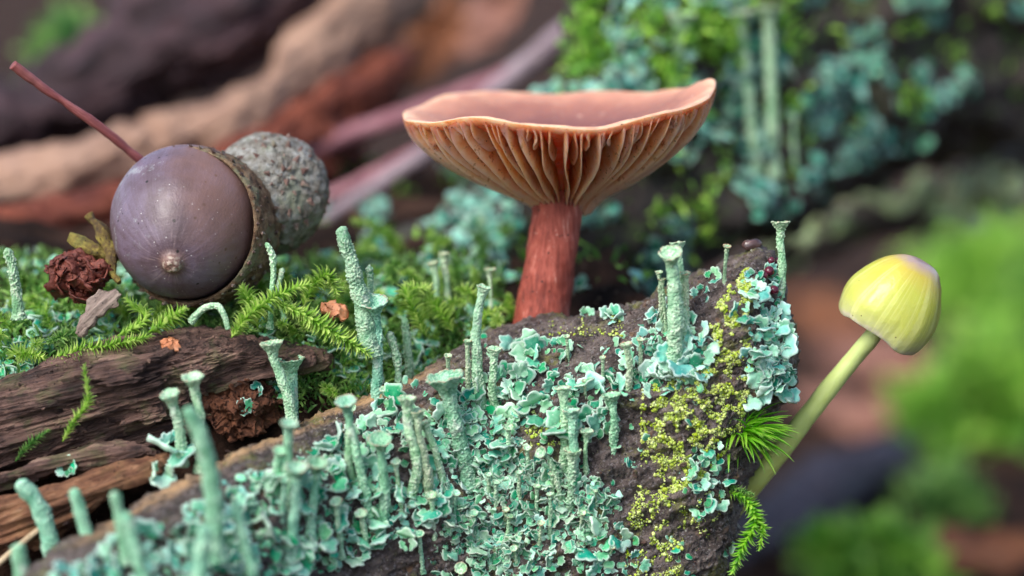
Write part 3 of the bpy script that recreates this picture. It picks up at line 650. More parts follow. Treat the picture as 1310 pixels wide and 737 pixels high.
def gill(a0, r_in, full, thick):
    nr, nh = 26, 5; s = np.linspace(0, 1, nr); rho = r_in + (0.998 - r_in) * s ** 0.75
    zf = np.interp(rho, und_p[:, 0], und_p[:, 1]) + 0.12; ze = np.interp(rho, gil_p[:, 0], gil_p[:, 1])
    if not full: ze = zf + (ze - zf) * np.clip(smooth(0, .45, s), 0, 1) * GR.uniform(.55, .85)
    else: ze = zf + (ze - zf) * GR.uniform(.9, 1.04)
    wob = GR.uniform(-.03, .03) * s + 0.018 * np.sin(s * GR.uniform(4, 9) + GR.uniform(0, 6)); bend = GR.uniform(-.022, .022)
    fac = 0.35 * GR.random(); V = []; at = []; dc = []
    for side in (1, -1):
        for j in range(nh):
            f = j / (nh - 1); z = zf + (ze - zf) * f; th = thick * (1 - 0.55 * f) * np.clip((1 - s) * 14, 0.25, 1)
            if j == nh - 1: th = th * 0.5
            ang = a0 + wob * f + bend * f * f
            p = capP(rho, ang + 0 * rho, z); tang = np.stack([-np.sin(ang), np.cos(ang), 0 * ang], -1) * np.ones((nr, 1))
            V.append(p + tang * (side * th / 2)[:, None]); at.append(np.full(nr, f ** 4)); dc.append(np.clip((1 - rho / .75), 0, 1) * (0.5 + fac))
    V = np.vstack(V); m = nh * nr
    F = np.vstack([grid_faces(nh, nr), grid_faces(nh, nr, off=m, flip=True)]); j = np.arange(nr - 1); t = (nh - 1) * nr
    F = np.vstack([F, np.stack([t + j, t + j + 1, m + t + j + 1, m + t + j], 1)])
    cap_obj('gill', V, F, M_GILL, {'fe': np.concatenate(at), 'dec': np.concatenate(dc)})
NG = 60
for k in range(NG):
    a0 = -math.pi + 2 * math.pi * (k + GR.uniform(-.3, .3)) / NG
    gill(a0, .16, True, .28)
    a1 = a0 + math.pi / NG * GR.uniform(.8, 1.2); u_ = GR.random()
    gill(a1, GR.uniform(.42, .62) if u_ < .45 else GR.uniform(.72, .88), False, .24)
    if u_ > .75: gill(a0 + math.pi / NG * .5, GR.uniform(.86, .92), False, .2)
# stem
sp = [P(690, 455, MD), P(691, 420, MD), P(699, 365, MD), (P(708, 310, MD)), P(712, 275, MD), P(713, 245, MD)]
pa = resample(curve(sp, 120), 120); sc_ = (DIST + MD) / DIST * PX
rad = np.interp(np.linspace(0, 1, 120), [0, .15, .35, .6, .8, .92, 1], np.array([37, 36, 34.5, 32.5, 31.5, 33, 40]) * sc_)
V, F, N = tube(pa, rad, 72); V = V + N * (fbm((V - V[0]) * [1, 1, .12] / 0.9, 4, 31) * 0.07 + fbm(V / 3.5, 3, 32) * .22)[:, None]
solid('stem', V, F, M_STEM, mroot, pa[0])
T_STEM = bvh(V, F)
# tiny grit on the cap: a lichen crumb and a moss leaf resting in the funnel
def on_cap(rh_, a): return CAPC + CAPR @ capP(np.array([rh_]), np.array([a]), np.interp([rh_], top_p[:, 0], top_p[:, 1]))[0]
rosette(on_cap(.62, -1.35), zc, 0.55, 4, 0, 'tiny pale green lichen crumb lying in the brown mushroom cap', None, 0.5, 0.8)
bV, bF, bE = leaf_blade(5, .12, .4); R_ = frame_from(unit(np.array([0, -.5, .8])), np.array([1, 0, .7]))
V = bV * 2.2 @ R_.T + on_cap(.55, -.95) + np.array([0, 0, .1])
tag(solid('moss_leaf', np.vstack([V, V - [0, 0, .05]]), np.vstack([bF, bF[:, ::-1] + len(V)]), M_MOSSD, attrs={'rnd': np.full(2 * len(V), .6), 'edge': np.tile(bE ** 3, 2)}), 'single green moss leaf lying in the brown mushroom cap', 'moss leaf')

# ================================================================== THE YELLOW MUSHROOM
b = NB('yellow_cap'); s_ = b.attr('s'); st = b.noise(3.2, 4, 0.6, 0.0, b.stretch((1, 1, 1), b.n('ShaderNodeVectorMath', operation='NORMALIZE').outputs[0]))
nv = [x for x in b.t.nodes if x.type == 'VECT_MATH' and x.operation == 'NORMALIZE'][0]; b.l(b.stretch((1, 1, 0.0), b.obj), nv.inputs[0])
st = b.noise(7.0, 3, 0.6, 0.0, nv.outputs[0])
c = b.ramp(b.math('ADD', s_, b.math('MULTIPLY', b.math('SUBTRACT', b.noise(0.4, 4), .5), .22)), [(0.0, '#a88f90'), (0.14, '#b39a88'), (0.30, '#c0b048'), (0.5, '#bcc04a'), (0.8, '#c2c866'), (0.96, '#c4c88c'), (1.0, '#ccc6a8')])
c = b.mix(b.math('MULTIPLY', b.math('MULTIPLY', b.step(st, .5, .62), b.step(s_, .15, .5)), .35), c, '#eef0a0')
c = b.mix(b.step(b.voro(0.55), 0.05, 0.025), c, '#4a4020')
M_YCAP = b.fin(c, 0.32, b.bump(b.noise(3, 4), 0.05), 0.45, sss=0.5, rad=(1.2, 1.0, 0.3), coat=0.15)
b = NB('yellow_gill'); M_YG = b.fin('#c9c890', 0.6, None, 0.3, sss=0.4, rad=(1, .8, .3))
b = NB('yellow_stem'); n = b.noise(1.0, 5)
c = b.ramp(b.math('ADD', b.attr('s'), b.math('MULTIPLY', b.math('SUBTRACT', n, .5), .3)), [(0.0, '#c6c060'), (0.4, '#c0d07a'), (1.0, '#cadb98')])
c = b.mix(b.step(b.voro(0.7), .07, .04), c, '#5a6a20')
M_YST = b.fin(c, 0.4, b.bump(b.noise(4, 4), 0.05), 0.4, sss=0.4, rad=(.8, .8, .3))
YD = 4.0
yroot = empty('yellow_mushroom', P(900, 705, 9)); tag(yroot, 'small yellow bonnet mushroom leaning on a slender green stem', 'mushroom')
ypath = curve([P(880, 722, 13), P(933, 655, 10), P(990, 588, 7.5), P(1050, 510, 6), P(1095, 455, 5), P(1120, 425, YD), P(1135, 400, YD)], 90)
V, F, N = tube(ypath, np.interp(np.linspace(0, 1, 90), [0, .25, .6, 1], [1.3, 1.12, .95, .82]), 28)
V = V + N * (fbm(V / 2.5, 3, 81) * .08)[:, None]
solid('stem', V, F, M_YST, yroot, ypath[0], attrs={'s': np.r_[np.repeat(np.linspace(0, 1, 90), 28), 0, 1]})
yax = unit(RGT * 0.50 + UPV * 0.80 - FWD * 0.22); YR = frame_from(yax, RGT)
ypf = np.array([(0.0, 5.05), (1.0, 5.0), (2.1, 4.55), (3.2, 3.55), (4.15, 2.1), (4.82, .5), (5.12, -1.0), (5.05, -2.3), (4.75, -3.3), (4.5, -3.55), (4.25, -3.2), (4.1, -1.4), (3.4, 1.0), (1.6, 2.6), (.6, 3.0)])
pr = curve(ypf, 80); na = 120; A = np.linspace(0, 2 * np.pi, na, endpoint=False)
s = np.clip(np.r_[0, np.cumsum(np.linalg.norm(np.diff(pr, axis=0), axis=1))] / 11.2, 0, 1)
wob = 1 + .03 * np.sin(2 * A + 1) + .02 * np.sin(5 * A) 
rib = 0.035 * np.sin(30 * A) + .03 * np.sin(19 * A + 1)
C = np.stack([pr[:, :1] * np.cos(A) * wob, pr[:, :1] * np.sin(A) * wob, pr[:, 1:] + 0 * A], -1)
rad_ = (1 + (rib * smooth(.35, .9, s)[:, None]) / 12 + 0.02 * 0); C[..., :2] *= rad_[..., None]
C[..., 2] += (0.16 * np.sin(3 * A + 1) + .07 * np.sin(7 * A)) * smooth(.6, 1, s)[:, None]
C = C.reshape(-1, 3) + fbm(C.reshape(-1, 3) / 4, 3, 83)[:, None] * .18
yc = P(1146, 386, YD)
add('cap', mesh('cap', C, grid_faces(80, na, True, flip=True), {'s': np.repeat(s, na)}), M_YCAP, yroot, yc, YR)
for k in range(26):
    a = 2 * np.pi * k / 26; t = np.linspace(0, 1, 10); r1 = 4.3 - 3.6 * t; z1 = np.interp(r1, [.6, 1.6, 3.4, 4.3, 4.8], [3.0, 2.6, 1.0, -1.4, -3.0]); z2 = z1 - 1.3 * np.sin(np.pi * (0.08 + .8 * t))
    L = [np.stack([r1 * math.cos(a) - s_ * .07 * math.sin(a), r1 * math.sin(a) + s_ * .07 * math.cos(a), z], 1) for s_ in (1, -1) for z in (z1, z2)]
    add('gill', mesh('gill', np.vstack(L), np.vstack([grid_faces(2, 10), grid_faces(2, 10, off=20, flip=True), np.stack([10 + np.arange(9), 11 + np.arange(9), 31 + np.arange(9), 30 + np.arange(9)], 1)])), M_YG, yroot, yc, YR)

# ================================================================== ACORN, EMPTY CUP, STALK
b = NB('acorn_shell'); nv = b.n('ShaderNodeVectorMath', operation='NORMALIZE'); b.l(b.stretch((1, 1, 0.02), b.obj), nv.inputs[0]); st = b.noise(11, 5, .6, 0, nv.outputs[0])
s_ = b.attr('s'); n = b.noise(0.16, 5, .6)
c = b.ramp(b.math('ADD', b.math('MULTIPLY', n, .75), b.math('MULTIPLY', st, .25)), [(0.3, '#463436'), (0.45, '#5e4d56'), (0.58, '#726476'), (0.75, '#86685e')])
c = b.mix(b.math('MULTIPLY', b.math('MULTIPLY', b.step(st, .52, .7), .4), b.step(s_, .45, .08)), c, '#b39a90')
c = b.mix(b.math('MULTIPLY', b.step(s_, .17, .07), .8), c, '#7a5a4c')
c = b.mix(b.math('MULTIPLY', b.math('MULTIPLY', b.step(s_, .13, .05), b.step(b.noise(2, 4), .45, .6)), .8), c, '#bcae9c')
sx = b.n('ShaderNodeSeparateXYZ'); b.l(b.obj, sx.inputs[0])
patch = b.step(b.math('ADD', b.math('ADD', b.noise(0.35, 7, .7), b.math('MULTIPLY', sx.outputs[0], -0.024)), b.math('MULTIPLY', sx.outputs[1], 0.016)), .70, .84)
c = b.mix(b.math('MULTIPLY', patch, .6), c, '#a3a9ac')
c = b.mix(b.math('MULTIPLY', b.step(b.noise(1.4, 5, .7), .66, .72), .6), c, '#b9b4b4')
c = b.mix(b.step(b.voro(0.62), .13, .08), c, '#17110f')
c = b.mix(b.math('MULTIPLY', b.step(b.voro(1.7), .12, .06), b.step(b.noise(.3, 3), .5, .6)), c, '#2a201e')
c = b.mix(b.math('MULTIPLY', b.step(b.voro(1.1, b.stretch((1, 1, 1.3))), .10, .05), .8), c, '#c9c6c4')
c = b.mix(b.math('MULTIPLY', b.step(b.math('ADD', b.math('SUBTRACT', sx.outputs[0], b.math('MULTIPLY', sx.outputs[1], -.6)), b.math('MULTIPLY', b.noise(.3, 4), 6.0)), 4.0, 11.0), .6), c, '#8a6654')
M_NUT = b.fin(c, b.lin(b.noise(.8, 4), .3, .35), b.bump(b.math('ADD', b.math('MULTIPLY', st, .4), b.noise(4, 4)), .05), .5, coat=0.1)
def mat_cup(name, stops):
    b = NB(name); n = b.noise(0.8, 7, .68); c = b.ramp(n, stops); c = b.mix(b.math('MULTIPLY', b.step(b.noise(.35, 5), .52, .64), .5), c, '#7f8b70')
    c = b.mix(b.step(b.voro(1.1), .13, .07), c, '#14100e'); return b.fin(c, .75, b.bump(b.math('ADD', n, b.noise(4, 5, .7)), .3), .3)
M_CUP = mat_cup('acorn_cup_brown', [(0.3, '#3d2b20'), (.48, '#6f5640'), (.62, '#917a60'), (.8, '#b3a890')])
M_CUPG = mat_cup('acorn_cup_grey', [(0.28, '#453c34'), (.45, '#7b766c'), (.6, '#a2a29c'), (.8, '#cccac2')])
M_SCALE = mat_cup('cup_scale', [(0.3, '#5a3a36'), (.48, '#856a60'), (.62, '#a39388'), (.8, '#bdb6a8')])
AD = 5.0; ac = P(236, 290, AD)
nax = unit(RGT * -0.05 - UPV * 0.47 - FWD * 0.88); NR = frame_from(nax, RGT)
aroot = empty('acorn', P(238, 388, AD)); tag(aroot, 'glossy purplish brown acorn lying in its scaly cup with tip facing out', 'acorn')
npf = np.array([(0.0, 9.05), (.5, 8.95), (.85, 8.7), (1.1, 8.2), (1.45, 7.98), (1.95, 7.85), (2.7, 7.6), (3.8, 6.9), (5.4, 5.4), (6.8, 3.3), (7.6, .8), (7.85, -1.2), (7.5, -4.0), (6.0, -6.5), (3.0, -8.0), (0.05, -8.4)])
pr = curve(npf, 120); na = 140; A = np.linspace(0, 2 * np.pi, na, endpoint=False)
C = np.stack([pr[:, :1] * np.cos(A), pr[:, :1] * np.sin(A), pr[:, 1:] + 0 * A], -1).reshape(-1, 3); C = C + unit(C) * (fbm(C / 6, 2, 91) * .12 + fbm(C / .35, 3, 92) * .10 * np.repeat(np.exp(-(pr[:, 0] / 1.0) ** 2), na))[:, None]
s = np.r_[0, np.cumsum(np.linalg.norm(np.diff(pr, axis=0), axis=1))] / 14.0
add('nut', mesh('nut', C, grid_faces(120, na, True), {'s': np.repeat(s, na)}), M_NUT, aroot, ac, NR)
cc = ac + RGT * .5 + UPV * 0.0; KR = frame_from(unit(-RGT * .36 + UPV * .03 - FWD * .93), RGT)
cpf = np.array([(7.7, 0.1), (7.85, .75), (8.05, .95), (8.3, .6), (8.35, -.6), (8.2, -3), (7.6, -6), (5.2, -8.3), (2.0, -9.4), (.05, -9.5)])
pr = curve(cpf, 60); C = np.stack([pr[:, :1] * np.cos(A), pr[:, :1] * np.sin(A), pr[:, 1:] + 0 * A], -1).reshape(-1, 3); Fc = grid_faces(60, na, True); Nn = normals(C, Fc)
Nn = Nn if np.mean((Nn * C).sum(1)) > 0 else -Nn
C = C + Nn * (fbm(C / .9, 4, 93) * .24 * np.repeat(smooth(0, 22, np.arange(60)), na))[:, None]
ncup = add('cup', mesh('cup', C, Fc, {'s': 0 * C[:, 0]}), M_CUP, aroot, cc, KR)
# cup scales: one little keeled wedge, shared by all copies
kV = np.array([(-.1, -.5, -.1), (-.1, .5, -.1), (.75, -.22, .22), (.75, .22, .22), (1.15, 0, .42), (.2, 0, .34), (-.1, 0, -.25), (.7, 0, -.05)]); kF = np.array([(0, 2, 5, 0), (5, 2, 4, 5), (5, 4, 3, 5), (5, 3, 1, 5), (0, 5, 1, 0), (0, 6, 7, 2), (6, 1, 3, 7), (2, 7, 4, 2), (7, 3, 4, 7), (0, 1, 6, 0)])
SCM = [mesh('scale', kV * [1, 1 + .1 * k, 1 + .2 * k], kF, smooth_=False) for k in range(3)]
def cup_scales(parent, center, R, prof, t0, t1, rows_, size, offs=0.0, nmin=6):
    for i in range(rows_):
        t = t0 + (t1 - t0) * i / max(1, rows_ - 1); k = int(t * (len(prof) - 1)); r, z = prof[k]; k2 = min(k + 2, len(prof) - 1); tg = unit(np.array(prof[max(0, k - 2)]) - np.array(prof[k2]))
        cnt = max(nmin, int(2 * np.pi * r / (size * 1.75)))
        for j in range(cnt):
            a = 2 * np.pi * (j + .5 * (i % 2) + random.uniform(-.15, .15)) / cnt; er = np.array([math.cos(a), math.sin(a), 0])
            x = er * tg[0] + np.array([0, 0, tg[1]]); y = np.cross(np.array([0, 0, 1]), er); y = y - x * np.dot(x, y); nrm = unit(np.cross(x, y)); nrm = nrm if np.dot(nrm, er * r + [0, 0, z]) > 0 else -nrm
            y = np.cross(nrm, x); p = er * (r + offs) + np.array([0, 0, z])
            wp = np.asarray(center) + R @ p
            if np.dot(R @ nrm, FWD) > 0.45: continue           # turned away, hidden behind its cup
            add('scale', random.choice(SCM), M_SCALE, parent, wp, R @ np.stack([x, y, nrm], 1), size * random.uniform(.55, 1.1))
cup_scales(aroot, cc, KR, pr, .36, .8, 6, .8, -0.1)
gd = 12.5; gc = P(345, 246, gd); GRt = frame_from(unit(RGT * -.35 - UPV * .25 + FWD * .85), UPV)
groot = empty('acorn_cup', P(372, 322, gd)); tag(groot, 'rough grey scaly acorn cup resting behind the glossy acorn', 'acorn cup')
gpf = np.array([(5.4, 5.0), (6.1, 3.5), (6.3, 1.5), (6.15, -.8), (5.5, -3.2), (4.3, -4.9), (2.6, -5.9), (1.0, -6.25), (.05, -6.3)]); prg = curve(gpf, 70)
C = np.stack([prg[:, :1] * np.cos(A), prg[:, :1] * np.sin(A), prg[:, 1:] + 0 * A], -1).reshape(-1, 3); Fc = grid_faces(70, na, True); Nn = unit(C)
C = C + Nn * (fbm(C / 2.6, 3, 95) * .35 + fbm(C / .7, 4, 96, .65) * .22)[:, None]
Ci = C - Nn * .7; m = len(C)
add('shell', mesh('shell', np.vstack([C, Ci]), np.vstack([Fc, Fc[:, ::-1] + m, np.stack([(np.arange(na) + 1) % na, np.arange(na), m + np.arange(na), m + (np.arange(na) + 1) % na], 1)])), M_CUPG, groot, gc, GRt)
cup_scales(groot, gc, GRt, prg, .12, .92, 8, .72, -0.12, 5)
st_ = stick('leaf_stalk', [(208, 224, 9), (178, 203, 7.5), (122, 158, 5), (62, 117, 3), (16, 83, 1)], [.62, .46, .44, .5, .43, .48, .6], mat_wood('stalk_red', [(0.3, '#5c2a2a'), (.48, '#8a4a48'), (.62, '#a76862'), (.8, '#c8968c')], (.08, 1, 1), 1.6, .2, .5, 0, False),
      'straight reddish leaf stalk sticking out from behind the acorn', 'stalk', 7, 90, .16)

# dried bud cluster and yellowish twig left of the acorn
M_BUD = mat_wood('dried_bud', [(0.28, '#2a0f0c'), (.45, '#5e2a20'), (.6, '#8a4a3a'), (.8, '#c08c74')], (1, 1, 1), 1.1, .3, .45, 0, True)
bc = P(103, 352, 4); broot = empty('dried_bud', P(105, 382, 4)); tag(broot, 'crumpled dark red dried bud cluster beside the acorn', 'dried bud')
th = np.linspace(0, np.pi, 9); phh = np.linspace(0, 2 * np.pi, 14, endpoint=False)
BM = []
for k in range(4):
    t = np.linspace(-1, 1, 9); T_, S_ = np.meshgrid(t, t, indexing='ij'); V = np.stack([T_ * .9, S_ * (1 - .5 * T_ ** 2) * .7, .45 * (1 - T_ ** 2) * (1 - .6 * S_ ** 2)], -1).reshape(-1, 3)
    V = V + np.stack([fbm(V * 1.5 + c * 7, 3, 100 + k) for c in range(3)], 1) * .45; V2 = V - [0, 0, .12]; F = grid_faces(9, 9)
    rim = np.r_[np.arange(9), np.arange(1, 9) * 9 + 8, 72 + np.arange(7, -1, -1), np.arange(7, 0, -1) * 9]; r2 = np.roll(rim, -1)
    BM.append(mesh('bract', np.vstack([V, V2]), np.vstack([F, F[:, ::-1] + 81, np.stack([r2, rim, rim + 81, r2 + 81], 1)])))
cV = np.stack([np.outer(np.sin(th), np.cos(phh)), np.outer(np.sin(th), np.sin(phh)), np.outer(np.cos(th), np.ones(14))], -1).reshape(-1, 3)
cV = cV * [3.0, 2.0, 1.9]; cV += unit(cV) * (fbm(cV / 1.2, 3, 5) * .6)[:, None]
add('core', mesh('core', cV, grid_faces(9, 14, True)), M_BUD, broot, bc)
for k in range(46):
    v = unit(RNG.standard_normal(3)); v[1] = -abs(v[1]) if k < 44 else v[1]; p = bc + v * [2.9, 2.0, 1.8] * RNG.uniform(.7, 1.15)
    add('bract', random.choice(BM), M_BUD, broot, p, frame_from(unit(v + RNG.standard_normal(3) * .9), RNG.standard_normal(3)), random.uniform(.7, 1.9))
M_YTW = mat_wood('twig_yellow', [(0.36, '#1f160c'), (.46, '#5a4622'), (.54, '#8a7a34'), (.66, '#c2b45a')], (.6, 1, 1), .8, .5, .6, .3)
stick('crusted_twig', [(114, 275, 6), (128, 293, 5.5), (140, 318, 4.5), (142, 345, 3), (152, 362, 2)], [.5, .75, .8, .6, .3], M_YTW, 'short twig crusted yellow between dried bud and acorn', 'twig', 9, 50, .35)
stick('crusted_twig', [(88, 303, 5), (104, 310, 5), (124, 322, 4.5), (140, 330, 5)], [.5, .9, .9, .4], M_YTW, 'brown curled twig lying on top of the dried bud', 'twig', 10, 40, .35)
# grey bark flake
plank('bark_flake', [(98, 426), (103, 404), (108, 400), (111, 384), (122, 376), (126, 369), (140, 371), (147, 367), (156, 377), (151, 384), (152, 392), (138, 396), (133, 404), (124, 405), (120, 416), (112, 419), (108, 432)], [(108, 415), (120, 395), (145, 381)], 0.5, .32, .3, mat_wood('flake_grey', [(0.3, '#4a3c36'), (.46, '#7d6b62'), (.6, '#a59387'), (.8, '#cdbdb0')], (.25, 1, 1), 2.0, .3, .6, .1),
      'small grey brown bark flake standing below the dried bud', 'bark flake', .28, 107, 200, 24)
# orange bits
for (x, y, d, sz, lab) in ((219, 441, -1.5, 1.1, 'small orange chip lying on the dark splinter edge'), (428, 397, 2.5, 1.5, 'glossy orange brown seed scale among the feathery moss')):
    R_ = frame_from(unit(-FWD + UPV * .6 + RGT * .2), RGT * .9 + UPV * random.uniform(-.4, .4)); 
    t = np.linspace(-1, 1, 15); T_, S_ = np.meshgrid(t, t, indexing='ij'); V = np.stack([T_, S_ * .62 * np.sqrt(np.clip(1 - T_ ** 2, 0, 1)) + .0, .4 * (1 - T_ ** 2) * (1 - S_ ** 2)], -1).reshape(-1, 3); V += np.stack([fbm(V * 2.2 + c * 5, 3, int(x) + c) for c in range(3)], 1) * [.35, .35, .3]
    V2 = V - [0, 0, .18]; F = grid_faces(15, 15); rim = np.r_[np.arange(15), np.arange(1, 15) * 15 + 14, 210 + np.arange(13, -1, -1), np.arange(13, 0, -1) * 15]; r2 = np.roll(rim, -1)
    me = mesh('seed_scale', np.vstack([V, V2]) * sz, np.vstack([F, F[:, ::-1] + 225, np.stack([r2, rim, rim + 225, r2 + 225], 1)]))
    tag(add('seed_scale', me, mat_wood('chip_orange', [(0.3, '#7a4228'), (.5, '#bf7a52'), (.7, '#e0aa88')], (.3, 1, 1), 1.2, .15, .45, 0, False), None, P(x, y, d), R_), lab, 'seed scale')

# ================================================================== CUP LICHENS ON THE LOG
def W(px_w, d): return px_w * 0.5 * PX * (DIST + d) / DIST
GR_LOG = 'cup lichens standing on the front log'
def pod(base, tip, cup_w, stalk_w, label, mids=(), d=None, mat=None, rim=1.0, gran=.1, tilt=(0, 0, 0), group=GR_LOG, base_w=None, on=None, club=False, dz=0.0):
    if d is None:
        hh = hit(base[0], base[1], *(on or (LTREE,)))
        if hh is None: hh = (P(base[0], base[1], 0), None, 0)
        B = hh[0]; d0 = depth(B) + 0.15; B = P(base[0], base[1], d0)
    else: B = P(base[0], base[1], d); d0 = d
    n = len(mids) + 1; hgt = (base[1] - tip[1]) * PX
    dfn = lambda f: d0 + (dz - hgt * 0.17) * f - (1.2 if d is None else 0) * f ** .4
    dt = dfn(1.0); pts = [B]
    for k, m_ in enumerate(mids): pts.append(P(m_[0], m_[1], dfn(min(1, max(.05, (base[1] - m_[1]) / max(1, base[1] - tip[1]))))))
    cr = W(cup_w, dt) if cup_w else 0; r1 = W(stalk_w, dt) * (.74 if cup_w else .9); r0 = W(base_w or stalk_w * 1.12, d0) * .82; cr *= 1.06
    ch = cr * 1.15 if cup_w else 0
    T = P(tip[0], tip[1], dt); dirn = unit(T - pts[-1]); T = T - dirn * ch * .9
    pts.append(T)
    return podetium(B, pts, r0, r1, cr, ch, mat, rim, label, group, gran, tilt, 1.3, club or not cup_w)
TC = -FWD * 0.35                                             # cup mouth leaning out from the log
pod((598, 612), (570, 484), 46, 24, 'broad blue green trumpet lichen with flat wide cup, on the log', [(588, 560), (577, 520)], mat=M_PODB, base_w=30, gran=.15)
pod((614, 505), (619, 368), 18, 15, 'tall slender cup lichen with small rim, standing beside the broad trumpet', [(609, 450), (611, 400)], base_w=22)
pod((634, 525), (633, 446), 19, 13, 'short cup lichen just under the tall slender one', [(630, 490)])
for a_, t_, w_ in (((599, 505), (598, 436), 10), ((574, 492), (573, 455), 10), ((606, 480), (603, 462), 6)):
    pod(a_, t_, w_, w_ * .8, 'thin small cup lichen crowded at the foot of the tall slender one', mat=M_PODP, gran=.06)
pod((470, 645), (441, 512), 26, 15, 'upright cup lichen with shallow pale cup at the mossy end of the log ridge', [(462, 605), (452, 560)], mat=M_PODB, tilt=TC)
pod((452, 618), (447, 548), 0, 13, 'leaning lichen stalk tucked behind the shallow pale cup', [(446, 590)])
pod((488, 672), (487, 560), 29, 14, 'upright cup lichen with wide round open cup above pale scales', [(493, 630), (488, 590)], mat=M_PODB, tilt=TC * 1.5, base_w=22)
pod((526, 632), (521, 510), 23, 17, 'twin cup lichen, taller of the touching pair with brown rims', [(534, 590), (522, 545)], base_w=18)
pod((548, 636), (533, 526), 21, 15, 'twin cup lichen, shorter of the touching pair with brown rims', [(546, 600), (536, 560)], mat=M_PODP, rim=.6, base_w=17)
pod((566, 614), (542, 541), 17, 12, 'slim cup lichen leaning away from the brown rimmed pair', [(556, 575)])
for a_, t_, cw, sw, mm_ in (((372, 700), (381, 597), 27, 18, None), ((396, 690), (407, 591), 25, 15, None), ((368, 650), (369, 541), 22, 15, None), ((352, 625), (358, 576), 18, 14, None), ((362, 660), (364, 614), 12, 9, None)):
    pod(a_, t_, cw, sw, 'soft blurred cup lichen in the clump on the near low end of the log', mat=M_PODB, tilt=TC * .5, base_w=sw * 1.3)
pod((276, 700), (240, 520), 0, 21, 'thick blurred lichen club rising over the low end of the log', [(272, 630), (258, 565)], mat=M_PODB, base_w=36, d=-22)
pod((64, 692), (24, 614), 0, 24, 'stubby grainy green lichen club leaning over the tan splinter', [(50, 650)], d=-11, gran=.16, mat=M_PODB, base_w=30)
for a_, t_, sw, d_ in (((112, 690), (95, 624), 17, -17), ((160, 705), (146, 628), 15, -22), ((185, 745), (160, 655), 17, -24), ((320, 720), (300, 640), 14, -20), ((255, 745), (262, 672), 22, -26), ((30, 745), (22, 695), 22, -20)):
    pod(a_, t_, 0, sw, 'small blurred lichen stalk on the near low end of the log', d=d_, mat=M_PODB, base_w=sw * 1.3)
pod((232, 580), (217, 503), 24, 17, 'cup lichen with round open cup, shorter of the pair before the rotten wood', [(229, 545)], d=-7, tilt=TC, gran=.13)
pod((256, 588), (246, 482), 26, 16, 'cup lichen with flared cup, taller of the pair before the rotten wood', [(257, 540)], d=-7, tilt=TC * .6, gran=.13)
pod((376, 545), (345, 440), 28, 16, 'leaning cup lichen with flat flared top beside the brown crumbs', [(366, 500), (352, 465)], d=-1, base_w=20)
pod((374, 545), (372, 460), 33, 19, 'stout green cup lichen behind the leaning flat topped one', [(374, 500)], d=1.5, mat=M_PODB)
pod((862, 462), (858, 322), 27, 21, 'large pale cup lichen with thick stalk standing on the log', [(864, 410), (862, 365)], gran=.13, tilt=TC * 1.6, base_w=30)
pod((874, 440), (866, 311), 19, 14, 'pale cup lichen peeking over the large thick stalked one', [(874, 380)], dz=2)
for a_, t_, w_ in (((848, 425), (843, 348), 9), ((852, 425), (847, 357), 9), ((878, 420), (877, 350), 13)):
    pod(a_, t_, w_, w_ * .75, 'small pink topped cup lichen flanking the large thick stalked one', mat=M_PODP)
pod((926, 362), (930, 315), 10, 7, 'tiny pink headed lichen stalk on the bare upper ridge', mat=M_PODP, gran=.07)
pod((980, 420), (997, 285), 22, 13, 'tall curved cup lichen rising at the broken tip of the log', [(996, 385), (1001, 345), (999, 315)], gran=.12, base_w=20, d=3.0)
pod((722, 590), (720, 497), 20, 15, 'grey green cup lichen, tallest of the close trio on the log face', [(723, 545)])
pod((733, 625), (732, 526), 21, 16, 'grey green cup lichen in the middle of the close trio on the log face', [(734, 580)], mat=M_PODB)
pod((730, 652), (733, 576), 22, 15, 'coarsely grainy cup lichen, lowest of the close trio on the log face', [(731, 620)], gran=.16)
pod((750, 606), (750, 552), 17, 9, 'small cup lichen leaning against the close trio', [(749, 580)])
pod((718, 652), (690, 576), 15, 9, 'bent little trumpet lichen with its mouth turned outward', [(714, 620), (704, 590)], mat=M_POD, tilt=-FWD * .9)
for a_, t_ in (((708, 645), (706, 606)), ((704, 675), (704, 632)), ((686, 658), (687, 622)), ((665, 642), (664, 604)), ((634, 652), (635, 617)), ((626, 640), (625, 607)), ((648, 690), (652, 660))):
    pod(a_, t_, 9, 7, 'thin short lichen peg among the frilly grey scales', gran=.06, mat=M_POD)
for a_, t_, cw, sw in (((512, 640), (506, 590), 12, 9), ((556, 690), (552, 632), 14, 9), ((470, 705), (462, 655), 15, 10), ((580, 668), (584, 630), 10, 7), ((610, 690), (606, 655), 11, 8), ((540, 720), (536, 682), 12, 8), ((436, 700), (430, 640), 16, 10), ((676, 610), (674, 572), 10, 7), ((652, 590), (650, 545), 12, 8), ((690, 700), (692, 668), 9, 6), ((742, 690), (745, 655), 9, 6)):
    pod(a_, t_, cw, sw, 'slim little cup lichen rising out of the scales low on the log', mat=random.choice([M_POD, M_PODP, M_PODB]), gran=.07, tilt=TC)
pod((784, 572), (782, 506), 23, 13, 'smooth flat topped cup lichen standing alone right above the dark bark', [(786, 540)], mat=M_PODB, rim=.5)
pod((804, 500), (801, 440), 15, 11, 'pinkish capped cup lichen beside the folded green scales', [(806, 470)], mat=M_PODP)
for a_, t_, w_ in (((820, 482), (819, 434), 9), ((772, 492), (771, 457), 8), ((749, 512), (748, 487), 7), ((727, 462), (725, 430), 8), ((763, 652), (762, 628), 6), ((778, 720), (783, 700), 7), ((646, 668), (647, 652), 9)):
    pod(a_, t_, w_, w_ * .72, 'tiny lichen peg with a pinkish red tip on the log face', mat=M_PODP, gran=.05)
